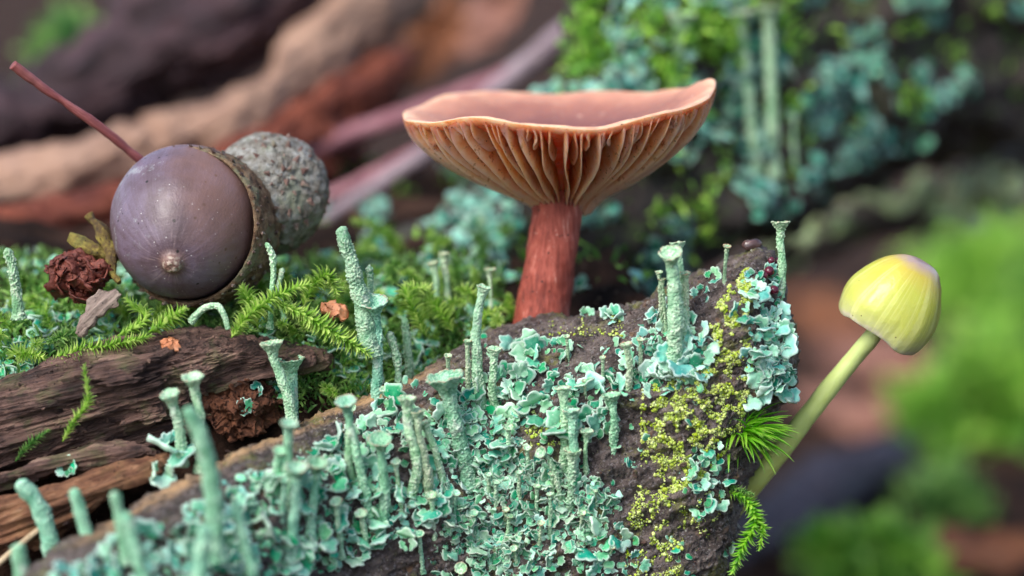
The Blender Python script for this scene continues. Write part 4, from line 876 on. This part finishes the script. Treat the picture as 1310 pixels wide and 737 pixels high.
for a_, t_, w_ in (((590, 738), (589, 724), 15), ((662, 722), (657, 700), 9), ((400, 508), (400, 514), 15)):
    if w_ == 15 and a_[1] < 600: continue
    pod(a_, t_, w_, w_ * .6, 'very short pale cup lichen low on the log face', gran=.05, tilt=-FWD * .8)
for a_, t_, w_ in (((372, 530), (401, 514), 16), ((474, 530), (490, 497), 9), ((448, 530), (449, 520), 12)):
    hh = hit(t_[0], t_[1] + 10, LTREE)
    if hh is not None: pod((t_[0], t_[1] + 14), t_, w_, w_ * .5, 'small squat cup lichen sprouting on the log ridge', gran=.06, tilt=TC)
# lichens on the mossy bank
pod((472, 440), (436, 289), 0, 19, 'thick pale green grainy lichen club rising from the moss by the bank', [(464, 395), (452, 345), (440, 302)], d=1.0, gran=.17, base_w=34, group=None, club=True)
pod((474, 405), (473, 340), 0, 11, 'narrow knobbly lichen stalk beside the thick pale club', d=3, gran=.16, group=None)
pod((482, 500), (479, 384), 34, 17, 'stout cup lichen with ruffled cup at the foot of the pale club', [(483, 440)], d=2, gran=.13, group=None, mat=M_PODB, tilt=TC)
pod((510, 500), (497, 424), 0, 12, 'bent lichen stalk in front of the ridge below the pale club', [(508, 460)], d=3.5, gran=.12, group=None)
pod((525, 490), (517, 406), 0, 12, 'soft straight lichen stalk beside the bent one', [(522, 450)], d=7, gran=.1, group=None)
pod((490, 502), (486, 467), 0, 9, 'tiny curled lichen stalk just above the log ridge', d=4, gran=.1, group=None)
pod((560, 425), (554, 337), 13, 12, 'hazy brown topped cup lichen, shorter of two behind the ridge', [(560, 380)], d=14, group=None, mat=M_PODP)
pod((574, 425), (567, 325), 14, 12, 'hazy brown topped cup lichen, taller of two behind the ridge', [(573, 380)], d=15, group=None, mat=M_PODP)
pod((628, 430), (627, 345), 14, 7, 'thin pinkish topped lichen stalk next to the brown mushroom stem', d=13, group=None, mat=M_PODP)
pod((346, 405), (340, 310), 0, 9, 'hooked green lichen stalk touching the acorn cup edge', [(348, 370), (349, 330)], d=.5, gran=.1, group=None)
pod((362, 400), (362, 342), 0, 8, 'faint lichen stalk behind the hooked green one', [(356, 372)], d=5, gran=.1, group=None)
pod((22, 392), (9, 317), 0, 13, 'pale grainy lichen spike left of the dried bud', [(18, 355)], d=0, gran=.15, group=None, base_w=20)
podetium(P(248, 408, -1), [P(248, 408, -1), P(262, 394, -1.5), P(278, 391, -2), (P(286, 402, -2.3)), P(292, 421, -2)], .38, .33, 0, label='pale lichen stalk arched over like a hook below the acorn', gran=.05, mat=M_POD)
# far cup lichens on the mossy log behind
for a_, t_, cw, sw, lab in (((968, 215), (946, 18), 34, 17, 'tall blurred cup lichen, leaning one of the pair on the mossy log'), ((990, 210), (983, 12), 32, 19, 'tall blurred cup lichen, upright one of the pair on the mossy log')):
    hh = hit(a_[0], a_[1], T_BL); pod(a_, t_, cw, sw, lab, on=(T_BL,), group='cup lichens on the mossy log behind', gran=.16)
for a_, t_, sw in (((925, 225), (924, 168), 13), ((986, 225), (986, 168), 12), ((1016, 200), (1015, 150), 10), ((1066, 140), (1064, 105), 12), ((865, 100), (872, 20), 34)):
    pod(a_, t_, sw, sw * .7, 'small blurred lichen stalk on the mossy log behind', on=(T_BL,), group='cup lichens on the mossy log behind')

# ================================================================== LICHEN SCALES
GR_R = 'lichen rosettes on the front log'
def poisson(poly, dist, tries, seed):
    r_ = np.random.default_rng(seed); p = np.asarray(poly, float); lo, hi_ = p.min(0), p.max(0); out = []
    c = r_.uniform(lo, hi_, (tries, 2)); c = c[inside(p, c[:, 0], c[:, 1])]
    for q in c:
        if all((q[0] - o[0]) ** 2 + (q[1] - o[1]) ** 2 > dist * dist for o in out): out.append(q)
    return out
REG = [  # polygon, spacing px, scale size mm, scales per rosette, kind, label
    ([(300, 625), (400, 575), (500, 535), (580, 510), (640, 560), (620, 640), (560, 660), (500, 690), (430, 730), (300, 737), (240, 690)], 19, 1.45, 7, 0, 'ruffled teal lichen scales'),
    ([(120, 715), (240, 655), (300, 630), (300, 740), (60, 745)], 25, 1.7, 6, 2, 'soft blurred bluish lichen scales'),
    ([(560, 500), (660, 480), (670, 560), (640, 620), (590, 600)], 19, 1.55, 6, 0, 'broad overlapping teal lichen scales'),
    ([(660, 445), (720, 440), (760, 470), (820, 470), (860, 460), (860, 490), (790, 520), (760, 560), (700, 540), (665, 500)], 25, 1.6, 6, 0, 'smooth lobed green lichen scales'),
    ([(560, 620), (640, 590), (740, 600), (790, 640), (750, 700), (690, 690), (620, 720), (570, 700)], 15, .95, 8, 1, 'frilly grey green lichen scales'),
    ([(610, 690), (700, 700), (720, 737), (610, 737)], 19, 1.1, 6, 1, 'tiny frilly lichen scales'),
    ([(750, 640), (780, 610), (800, 690), (830, 737), (740, 737)], 27, 1.5, 4, 0, 'loose flat green lichen scales'),
    ([(820, 430), (850, 400), (895, 420), (905, 470), (880, 500), (830, 480)], 19, 1.7, 6, 2, 'dense bluish lichen scales'),
    ([(965, 420), (995, 400), (1005, 450), (1005, 500), (975, 510), (955, 470)], 15, 1.6, 6, 2, 'frilled hanging bluish lichen scales'),
    ([(880, 600), (915, 570), (930, 600), (925, 640), (890, 660)], 24, 1.3, 4, 0, 'sparse pale scales among yellow grains'),
    ([(960, 350), (995, 350), (1000, 400), (970, 420), (960, 390)], 18, 1.2, 4, 2, 'bluish scales under purple beads'),
]
ANCH = [(598, 580, 'broad trumpet lichen'), (612, 480, 'tall slender cup lichen'), (462, 600, 'shallow pale cup lichen'), (488, 640, 'wide open cup lichen'), (535, 590, 'brown rimmed twin cups'), (562, 590, 'slim leaning cup lichen'),
        (380, 650, 'blurred cup clump'), (270, 650, 'thick blurred lichen club'), (862, 440, 'large thick stalked cup lichen'), (988, 390, 'tall curved cup lichen'), (728, 590, 'close trio of cups'), (708, 620, 'bent little trumpet lichen'),
        (784, 545, 'lone flat topped cup lichen'), (803, 480, 'pinkish capped cup lichen'), (650, 650, 'short lichen pegs'), (940, 560, 'star moss tuft'), (590, 735, 'very short pale cup'), (150, 690, 'small blurred stalks'), (780, 710, 'red tipped peg'), (990, 500, 'knobby end of the log'), (725, 450, 'mushroom stem ridge')]
def near(lst, x, y):
    return min(lst, key=lambda a: (a[0] - x) ** 2 + (a[1] - y) ** 2)
def rlabel(look, x, y, sz_):
    a = near(ANCH, x, y); return ('small ' if sz_ < .85 else 'large ' if sz_ > 1.15 else '') + look + (' just above the ' if y < a[1] - 15 else ' just below the ' if y > a[1] + 15 else ' right beside the ') + a[2]
nros = 0
for k, (poly, sp_, size, cnt, kind, lab) in enumerate(REG):
    for (x, y) in poisson(poly, sp_, 2200, 200 + k):
        hh = hit(x, y, LTREE)
        if hh is None: continue
        if kind == 0 and random.random() < .12: continue
        nrm = unit(hh[1] + np.array([0, -.25, .35])); nros += 1; sz_ = random.uniform(.7, 1.3); lab2 = rlabel(lab, x, y, sz_)
        rosette(hh[0], nrm, size * sz_, max(3, cnt + random.randint(-3, 1)), kind if random.random() > .12 else random.choice([0, 2]), lab2, GR_R, 1.45, .46)
for (x, y, sz, cnt, kind, lab) in ((784, 402, 1.7, 7, 2, 'pale blue ruffled lichen fan on the ridge beside the mushroom stem'), (748, 400, 1.0, 3, 0, 'tiny curled green scale on the ridge at the mushroom stem'),
        (912, 350, 1.5, 4, 0, 'curled green scales at the upper ridge by the pink headed stalk'), (898, 372, 1.4, 4, 0, 'flat green scales lying below the upper ridge'), (838, 402, 1.6, 5, 2, 'frayed pale scale sticking up left of the large pale cup lichen'),
        (445, 575, 2.0, 5, 0, 'star shaped green lichen scale on the log ridge'), (490, 515, 1.9, 6, 0, 'bright star shaped green lichen scale near the short squat cups'), (520, 690, 1.8, 4, 0, 'lone yellowish lichen scale on dark wood'),
        (930, 700, 1.2, 3, 0, 'small teal scale at the lower broken edge'), (680, 450, 1.9, 6, 0, 'smooth rounded green scales on bare wood below the ridge'), (945, 395, 1.3, 3, 0, 'single pale scale amid the yellow grains')):
    hh = hit(x, y + 4, LTREE)
    if hh is not None: rosette(hh[0], unit(hh[1] + np.array([0, -.2, .6])), sz, cnt, kind, lab, None, 1.0, .8)
# rosettes on the bank and on the splinters
for (x, y, sz, cnt, kind, lab, tr) in ((40, 405, 2.6, 7, 2, 'large bluish ruffled lichen scales below the pale lichen spike', (T_GROUND,)), (60, 420, 2.0, 5, 2, 'small bluish ruffled scales next to the grey bark flake', (T_GROUND,)),
        (222, 560, 2.8, 5, 2, 'pale blue upright lichen scale at the pair of cup lichens', None), (205, 600, 1.8, 4, 0, 'green scales on the thin brown splinter', T_WOOD), (85, 600, 1.1, 4, 0, 'small green scales on the thin wedged splinter', T_WOOD),
        (420, 445, 2.2, 5, 0, 'rounded soft green scales under the feathery moss', (T_GROUND,)), (440, 465, 2.0, 6, 0, 'beadlike round green scales below the pale club', (T_GROUND,)), (310, 520, 1.1, 4, 0, 'small pale scales on the brown crumbly lump', (T_CR,)), (330, 500, 1.0, 4, 2, 'thin teal scales at the top of the brown crumbly lump', (T_CR,)), (545, 430, 1.8, 5, 2, 'bluish scales just behind the log ridge', (T_GROUND,)),
        (180, 380, 1.6, 5, 0, 'green scales in the hollow under the acorn', (T_GROUND,)), (530, 455, 1.8, 5, 0, 'teal lobed scales at the back of the log ridge', (T_GROUND,))):
    hh = hit(x, y, *tr) if tr else (P(x, y + 14, -6), np.array([0, -.6, .8]))
    if hh is not None: rosette(hh[0], unit(hh[1] + np.array([0, -.5, .5])), sz, cnt, kind, lab, None, 1.0, .8)
print('rosettes', nros)
# uncounted small scales that fill in between
def stuff_scales(name, pts, size, mat, label, up=.5, cat='lichen', lift=.0):
    Vs, Fs, Rn, Ed = [], [], [], []; off = 0
    for ti, (tV, tF, tE) in enumerate(SQL):
        sub = pts[ti::len(SQL)]
        if not sub: continue
        pos, rots, sc2 = [], [], []
        for (p, n_) in sub:
            n_ = unit(n_); B = frame_from(n_, RNG.standard_normal(3)); tl = RNG.uniform(.1, 1.0) * up * 1.5; x = unit(B[:, 0] * math.cos(tl) + n_ * math.sin(tl)); y = unit(np.cross(n_, x)); z = np.cross(x, y)
            pos.append(p + n_ * lift * RNG.random()); rots.append(np.stack([x, y, z], 1)); sc2.append(size * RNG.uniform(.55, 1.2))
        V, F, r_ = scatter(tV, tF, pos, rots, np.array(sc2)); Vs.append(V); Fs.append(F + off); off += len(V); Rn.append(r_); Ed.append(np.tile(tE, len(sub)))
    V = np.vstack(Vs); o = solid(name, V, np.vstack(Fs), mat, attrs={'rnd': np.concatenate(Rn), 'edge': np.concatenate(Ed)}); return tag(o, label, cat, None, 'stuff')
pts = []
for k, (poly, sp_, size, cnt, kind, lab) in enumerate(REG):
    for (x, y) in poisson(poly, sp_ * .42, 900, 300 + k):
        hh = hit(x + random.uniform(-8, 8), y + random.uniform(-8, 8), LTREE)
        if hh is not None: pts.append((hh[0], unit(hh[1] + np.array([0, -.2, .4]))))
for _ in range(500):
    x, y = random.uniform(420, 900), random.uniform(430, 737); hh = hit(x, y, LTREE)
    if hh is not None and noise(np.array([x / 60, y / 60, 3.3]), 4) > .12: pts.append((hh[0], unit(hh[1] + np.array([0, 0, .3]))))
stuff_scales('lichen_crust', pts, .95, M_SQS, 'tiny green lichen scales filling the gaps over the log face')
# yellow-green grains
ico = bpy.data.meshes.new('tmp')
import bmesh
bm = bmesh.new(); bmesh.ops.create_icosphere(bm, subdivisions=1, radius=1.0); IV = np.array([v.co[:] for v in bm.verts]); IF = np.array([[v.index for v in f.verts] for f in bm.faces]); bm.free(); bpy.data.meshes.remove(ico)
IV = IV * (1 + .7 * noise(IV * 1.3 + .4, 2))[:, None]
GREG = [([(820, 500), (880, 470), (960, 430), (965, 480), (945, 560), (900, 610), (850, 640), (820, 600)], 5200), ([(905, 420), (930, 360), (960, 340), (975, 360), (950, 420), (925, 450)], 1500), ([(815, 620), (880, 650), (870, 737), (800, 737), (800, 680)], 1100),
        ([(660, 520), (720, 530), (720, 570), (680, 570)], 260), ([(900, 620), (930, 640), (905, 690), (880, 680)], 120), ([(700, 410), (800, 400), (800, 430), (700, 430)], 130)]
pos, rots, scl = [], [], []
for k, (poly, cnt) in enumerate(GREG):
    p = np.asarray(poly, float); lo, hi_ = p.min(0), p.max(0); c = RNG.uniform(lo, hi_, (cnt * 6, 2)); c = c[inside(p, c[:, 0], c[:, 1])]
    nz = noise(np.c_[c / 15.0, np.full(len(c), 8.8)], 6) + .6 * noise(np.c_[c / 7.0, np.full(len(c), 1.8)], 7); c = c[nz > .02][:cnt]
    for (x, y) in c:
        hh = hit(x, y, LTREE)
        if hh is None: continue
        s_ = .078 * math.exp(RNG.normal(0, .4)); pos.append(hh[0] + hh[1] * s_ * .4); rots.append(frame_from(hh[1], RNG.standard_normal(3))); scl.append(s_)
V, F, r_ = scatter(IV, IF, pos, rots, np.array(scl))
tag(solid('lichen_grains', V, F, M_GRAN, attrs={'rnd': r_, 'edge': 0 * r_}), 'powdery yellow green lichen grains spread over the broken end of the log', 'lichen', None, 'stuff')

# purple beads and a shiny dark seed at the log tip
b = NB('purple_bead'); M_BEAD = b.fin(b.ramp(b.noise(.8, 3), [(.3, '#3a0f1e'), (.7, '#6a2438')]), .25, None, .5, sss=.2, rad=(.5, .1, .1))
bm = bmesh.new(); bmesh.ops.create_icosphere(bm, subdivisions=3, radius=1.0); SV = np.array([v.co[:] for v in bm.verts]); SF = np.array([[v.index for v in f.verts] for f in bm.faces]); bm.free()
beadm = mesh('purple_bead', SV * (1 + .1 * fbm(SV * 1.3, 2, 5))[:, None], SF)
for (x, y, r) in ((981, 345, .62), (991, 341, .66), (985, 333, .45), (988, 373, .6), (977, 352, .4)):
    hh = hit(x, y, LTREE); 
    if hh is None: hh = (P(x, y, 3), -FWD, 0)
    tag(add('purple_bead', beadm, M_BEAD, None, hh[0] + hh[1] * r * .75, frame_from(RNG.standard_normal(3)), r * .85), 'shiny dark purple bead stuck to the broken log tip', 'bead', 'purple beads at the log tip')
b = NB('dark_seed'); M_SEED = b.fin(b.ramp(b.noise(.9, 4), [(.3, '#2a1c1c'), (.6, '#5a4442'), (.8, '#8d7370')]), .22, b.bump(b.noise(2, 3), .1), .6)
SD = SV * [1.05, .6, .58]; SD = SD * (1 - .3 * np.clip(SD[:, :1], -1, 1) * .6) + fbm(SD * 1.5, 2, 8)[:, None] * .12
tag(add('dark_seed', mesh('dark_seed', SD, SF), M_SEED, None, P(964, 313, 5), frame_from(UPV - FWD * .4, RGT * .8 + UPV * .55), 1.05), 'glossy dark brown seed sitting on top of the broken log tip', 'seed')

# ================================================================== MOSS
def shoot(path, leaf, n, label, mat=M_MOSS, group=None, name='moss_shoot', **k):
    k['w'] = k.get('w', .12) * .8; V, F, r_, e_ = moss_shoot_mesh(path, leaf * .92, int(n * 1.7), **k); o = empty(name, path[0]); tag(o, label, 'moss', group)
    solid('foliage', V, F, mat, o, path[0], attrs={'rnd': r_, 'edge': e_}); return o
shoot([P(470, 452, 0), P(430, 428, 0), P(388, 402, -.5), P(352, 386, -1)][::-1], 1.9, 150, 'long feathery moss shoot sloping down from the acorn to the pale club', seed=1, spread=.95, w=.11, flat=.35)
shoot([P(296, 432, -2), P(318, 404, -2), P(352, 380, -1.5), P(392, 364, -1)], 1.9, 130, 'feathery moss shoot arching up below the acorn cup', seed=2, spread=1.0, w=.11, flat=.35)
shoot([P(388, 392, 4), P(400, 366, 4), P(418, 352, 4), P(430, 372, 4)], 1.8, 110, 'curled fern like moss shoot near the grey acorn cup', seed=3, spread=1.1, w=.11, flat=.4)
shoot([P(330, 420, 1), P(322, 392, 1), P(312, 372, 1.5)], 1.9, 110, 'bushy bright moss shoot right under the acorn', seed=4, spread=1.0, w=.1)
shoot([P(545, 430, 6), P(528, 395, 6), P(522, 375, 7), P(545, 368, 8)], 1.8, 130, 'curved feathery moss shoot behind the ridge beside hazy cups', seed=5, spread=1.05, w=.12, flat=.3)
shoot([P(580, 425, 8), P(560, 395, 8), P(540, 380, 9)], 1.7, 100, 'short feathery moss shoot leaning on the curved one', seed=6, spread=1.05, w=.12, flat=.3)
shoot([P(60, 468, -1), P(95, 450, -1), P(150, 440, -1.5), P(190, 430, -1.5)], 1.6, 130, 'low feathery moss shoot lying along the dark splinter', seed=7, spread=.9, w=.11, flat=.3)
shoot([P(150, 430, -1), P(185, 408, -1), P(165, 385, -.5)], 1.9, 60, 'yellow green moss shoot with pointed leaves under the acorn', seed=8, spread=.6, w=.13)
shoot([P(190, 425, -1.5), P(212, 412, -1.5), P(232, 398, -1.5)], 1.9, 50, 'olive moss shoot with broad leaves above the orange chip', seed=9, spread=.8, w=.2)
shoot([P(80, 565, -4.5), P(95, 538, -5), P(112, 512, -5), P(108, 470, -5)], 1.5, 60, 'single upright green moss sprig growing from the dark splinter', seed=10, spread=.45, w=.16)
shoot([P(20, 590, -4), P(36, 570, -4.5), P(60, 552, -4.5)], 1.2, 40, 'small dark moss sprig in the gap of the rotten wood', seed=11, spread=.6, w=.14, mat=M_MOSSD)
shoot([P(928, 628, 1), P(955, 640, 0), P(966, 668, -.5), P(950, 700, -1), P(938, 730, -1)], 1.7, 120, 'bright moss shoot hanging down beside the yellow mushroom stem', seed=12, spread=.75, w=.13, mat=M_MOSST)
shoot([P(965, 655, 0), P(975, 675, -.3), P(972, 700, -.5)], 1.3, 40, 'small side branch of hanging moss by the stem', seed=13, spread=.7, w=.12, mat=M_MOSST)
shoot([P(905, 605, .5), P(935, 622, .5), P(962, 632, 0)], 1.0, 50, 'thin dark moss strand lying across the stem base', seed=14, spread=.6, w=.12, mat=M_MOSSD)
# star tuft on the log edge
bV, bF, bE = leaf_blade(7, .032, .35, .03); pos, rots, scl = [], [], []; tb = P(938, 555, 1.5); main = unit(RGT * .9 + UPV * .12 - FWD * .45)
for k in range(170):
    v = unit(main + RNG.standard_normal(3) * .52); pos.append(tb + main * RNG.uniform(-.3, 1.6) + RNG.standard_normal(3) * .25); B = frame_from(v, np.array([0, 0, 1.0])); rots.append(np.stack([v, np.cross(B[:, 0], v), B[:, 0]], 1)); scl.append(RNG.uniform(2.8, 6.2))
V, F, r_ = scatter(bV, bF, pos, rots, np.array(scl)); o = empty('moss_tuft', tb); tag(o, 'spiky bright green star moss tuft on the edge of the log', 'moss')
solid('foliage', V, F, M_MOSST, o, tb, attrs={'rnd': r_, 'edge': np.tile(bE ** 4, 170) * .5})
# repeated shoots on the bank
TM = []
for k in range(7):
    r_ = np.random.default_rng(400 + k); L = r_.uniform(3, 5.5); c_ = r_.uniform(-.4, .4, 2)
    pth = [np.array([0, 0, -.5]), np.array([c_[0] * L * .4, c_[1] * L * .4, L * .4]), np.array([c_[0] * L * 1.2, c_[1] * L * 1.2 - .2 * L, L * .85]), np.array([c_[0] * L * 2.2, c_[1] * L * 2 - .5 * L, L])]
    V, F, rn, ed = moss_shoot_mesh(pth, r_.uniform(1.2, 1.7), 110, r_.uniform(.7, 1.1), r_.uniform(.075, .11), .5, 500 + k, .2); TM.append(mesh('foliage', V, F, {'rnd': rn, 'edge': ed}))
TMs = {}
def place_shoot(p, n_, s, mat, label, group):
    me = random.choice(TM); key = (me.name, mat.name)
    if key not in TMs: m2 = me.copy(); m2.name = 'foliage'; m2.materials.append(mat); TMs[key] = m2
    o = empty('moss_shoot', p); tag(o, label, 'moss', group); R_ = frame_from(unit(n_ + RNG.standard_normal(3) * .35), RNG.standard_normal(3)); add('foliage', TMs[key], None, o, p, R_, s)
BANK = [([(0, 380), (60, 370), (140, 390), (200, 395), (300, 380), (420, 370), (470, 420), (440, 450), (320, 440), (240, 420), (130, 440), (0, 480)], 17, 'small green moss shoot in the carpet around the acorn', 'moss shoots around the acorn', (M_MOSS, M_MOSS, M_MOSS, M_MOSSD), .8),
        ([(440, 330), (560, 300), (660, 320), (660, 420), (560, 450), (470, 460), (430, 400)], 22, 'soft green moss shoot in the hollow behind the log ridge', 'moss shoots behind the ridge', (M_MOSSD, M_MOSS, M_MOSS), .85)]
MAN = [(238, 388, 'acorn'), (103, 365, 'dried bud'), (128, 400, 'grey bark flake'), (40, 405, 'bluish ruffled scales'), (350, 330, 'grey acorn cup'), (455, 430, 'thick pale lichen club'), (280, 400, 'arched lichen stalk'), (110, 460, 'dark splinter'), (345, 380, 'hooked lichen stalk'),
       (565, 400, 'two hazy brown topped cups'), (628, 400, 'thin pinkish topped stalk'), (690, 390, 'brown mushroom stem'), (518, 440, 'soft straight lichen stalk'), (485, 430, 'stout ruffled cup lichen'), (428, 397, 'orange brown seed scale'), (540, 340, 'slope of the mossy log')]
BANK.append(([(345, 458), (470, 458), (480, 495), (410, 515), (355, 490)], 20, 'low moss shoot', 'moss shoots around the acorn', (M_MOSSD, M_MOSS), .55))
for k, (poly, sp_, lab, grp, mats, s) in enumerate(BANK):
    for (x, y) in poisson(poly, sp_, 900, 600 + k):
        hh = hit(x, y, T_GROUND)
        if hh is None or depth(hh[0]) > 60: continue
        mt = random.choice(mats); sc2 = random.uniform(.6, 1.1); a = near(MAN, x, y)
        lb = ('short ' if sc2 < .75 else 'tall ' if sc2 > .98 else '') + ('deep' if mt is M_MOSSD else 'bright') + ' green ' + ('moss shoot growing at the ' if k != 1 else 'soft hazy moss shoot by the ') + a[2]
        place_shoot(hh[0], unit(hh[1] * .4 + np.array([0, -.15, .8])), s * sc2, mt, lb, grp)
# carpet of leaves between the shoots, and on the log behind
bV, bF, bE = leaf_blade(3, .13, .6)
def carpet(name, pts, size, mat, label, per=5):
    pos, rots, scl = [], [], []
    for (p, n_) in pts:
        for _ in range(per):
            v = unit(n_ * .8 + RNG.standard_normal(3) * .6); pos.append(p + RNG.standard_normal(3) * size * .5 - n_ * size * .2); B = frame_from(v, RNG.standard_normal(3)); rots.append(np.stack([v, B[:, 0], B[:, 1]], 1)); scl.append(size * RNG.uniform(.6, 1.3))
    V, F, r_ = scatter(bV, bF, pos, rots, np.array(scl)); return tag(solid(name, V, F, mat, attrs={'rnd': r_, 'edge': np.tile(bE ** 3, len(pos)) * .6}), label, 'moss', None, 'stuff')
pts = []
for _ in range(3600):
    x, y = random.uniform(0, 640), random.uniform(330, 515); hh = hit(x, y, T_GROUND)
    if hh is not None and depth(hh[0]) < 30: pts.append((hh[0], unit(hh[1] + np.array([0, 0, .5]))))
bs = [q for q in pts if noise(np.array([q[0][0] / 5, q[0][1] / 5, 2.0]), 31) > .08]
stuff_scales('bank_lichen', bs[:900], 1.25, M_SQS, 'small teal lichen scales mixed into the moss on the bank', .6, lift=.9)
carpet('moss_carpet', pts, 1.2, M_MOSSD, 'fine dark green moss carpet covering the bank')
pl, pm = [], []
for _ in range(7000):
    x, y = random.uniform(400, 1330), random.uniform(-20, 460); hh = hit(x, y, T_BL, T_GROUND)
    if hh is None or depth(hh[0]) > 110 or depth(hh[0]) < 22: continue
    if x > 900 and y > 325 - .56 * (x - 900) + random.uniform(-25, 15): continue
    nz = noise(np.array([x / 70, y / 70, 5.5]), 12) + .5 * noise(np.array([x / 25, y / 25, 1.5]), 13); n_ = unit(hh[1] + np.array([0, -.3, .6]))
    if y < 150 and 745 < x < 1010 and nz < -.12: pm.append((hh[0], n_))
    elif nz > .06: pl.append((hh[0], n_))
    elif random.random() < .05: pm.append((hh[0], n_))
stuff_scales('far_lichen', pl, 1.7, M_BGL, 'blurred blue green lichen scales covering the mossy log and slope behind', .6, lift=.5)
carpet('far_moss', pm, 2.0, M_MOSSFAR, 'blurred bright green moss patches on the mossy log behind', 7)
pts = []
for _ in range(260):
    x, y = random.uniform(960, 1310), random.uniform(210, 360); hh = hit(x, y, T_BB)
    if hh is not None and noise(np.array([x / 45, y / 45, 2.2]), 3) > .02: pts.append((hh[0], unit(hh[1] + np.array([0, -.3, .6]))))
stuff_scales('branch_lichen', pts, 3.2, mat_lichen('branch_lichen', '#7f9a68', '#b4c79a', '#d7e0b8', '#e6ecd0', use_attr=True), 'pale yellowish lichen patches on the branch under the mossy log', .5)
# moss cushions on the low ground
bV2, bF2, bE2 = leaf_blade(3, .2, .6)
def cushion(c, rx, rz, mat, label, n=1500, leaf=7.0, seed=0):
    r_ = np.random.default_rng(seed); c = np.asarray(c); e = empty('moss_cushion', c); tag(e, label, 'moss', 'moss cushions on the forest floor')
    th = np.linspace(0, np.pi / 2, 14); ph = np.linspace(0, 2 * np.pi, 30, endpoint=False)
    D = np.stack([np.outer(np.sin(th), np.cos(ph)), np.outer(np.sin(th), np.sin(ph)), np.outer(np.cos(th), 0 * ph + 1)], -1).reshape(-1, 3)
    f = lambda D: (1 + .75 * fbm(D * 1.9 + seed, 4, seed))[:, None] * D * [rx, rx, rz]
    solid('mound', f(D) + c - [0, 0, 3], grid_faces(14, 30, True), mat, e, c, attrs={'rnd': np.full(len(D), .1), 'edge': 0 * D[:, 0]})
    v = unit(r_.standard_normal((n, 3))); v[:, 2] = np.abs(v[:, 2]); pos = f(v) * r_.uniform(.85, 1.25, (n, 1)) + c - [0, 0, 4]; rots = []
    for q in v:
        x = unit(q + r_.standard_normal(3) * .6); B = frame_from(x, r_.standard_normal(3)); rots.append(np.stack([x, B[:, 0], B[:, 1]], 1))
    V, F, rn = scatter(bV2, bF2, pos, rots, leaf * r_.uniform(.6, 1.3, n)); solid('foliage', V, F, mat, e, c, attrs={'rnd': rn, 'edge': np.tile(bE2 ** 3, n) * .5})
def cushion_px(px, py, rpx, hpx, *a):
    p = on_ground(px, py); k = PX * (DIST + depth(p)) / DIST; cushion(p, rpx * k, hpx * k, *a)
def on_ground(px, py):
    hh = hit(px, py, T_GROUND); return hh[0] if hh is not None else P(px, py, 200)
cushion_px(1272, 550, 55, 95, M_MOSSFAR, 'large round bright green moss cushion beyond the yellow mushroom', 2200, 8, 1)
cushion_px(1120, 735, 70, 60, M_MOSSFAR, 'low bright moss cushion beside the dark bluish stick', 1200, 5, 2)
cushion_px(1265, 375, 55, 50, M_MOSSFAR, 'distant moss cushion under the end of the grey branch', 1800, 12, 3)
cushion_px(1205, 640, 30, 35, M_MOSSD, 'dark green moss cushion between the bright ones', 700, 5, 4)
cushion(P(112, 20, 118) - np.array([0, 0, 6]), 8, 7, M_MOSSD, 'dark moss cushion on top of the torn bark', 500, 3, 5)
cushion(P(55, 78, 92) - np.array([0, 0, 2]), 3, 3, M_MOSSD, 'little green moss cushion in the crack of the torn bark', 200, 2, 6)
for (x, y, s, lab, mt, sd) in ((1085, 545, 12, 'pale brown dead leaf lying near the dark bluish stick', M_LEAFP, 21), (1180, 500, 10, 'brown dead leaf lying in front of the round moss cushion', M_LEAFO, 22), (1110, 470, 11, 'reddish brown dead leaf flat on the low ground', M_LEAFP, 23), (1060, 420, 13, 'dull brown dead leaf farther along the low ground', M_LEAFO, 24), (1240, 720, 11, 'dark brown dead leaf below the small moss cushion', M_LEAFO, 25)):
    dead_leaf(on_ground(x, y) + np.array([0, 0, s * .12]), s, ((random.uniform(-.3, .3), -.45, .9), (1, random.uniform(-.6, .6), 0)), mt, lab, sd)
# small litter: crumbs of bark and rot lying on bank and log
pos, rots, scl = [], [], []
for _ in range(900):
    x, y = random.uniform(0, 1000), random.uniform(330, 737); hh = hit(x, y, T_GROUND, LTREE, *T_WOOD)
    if hh is None or depth(hh[0]) > 40: continue
    s_ = .10 * math.exp(RNG.normal(0, .6)); pos.append(hh[0] + hh[1] * s_ * .3); rots.append(frame_from(RNG.standard_normal(3), RNG.standard_normal(3))); scl.append(s_)
V, F, r_ = scatter(IV * [1.5, .9, .6], IF, pos, rots, np.array(scl))
tag(solid('bark_crumbs', V, F, M_ROT, smooth_=False), 'fine brown crumbs of bark and rot strewn over bank and log', 'crumbs', None, 'stuff')
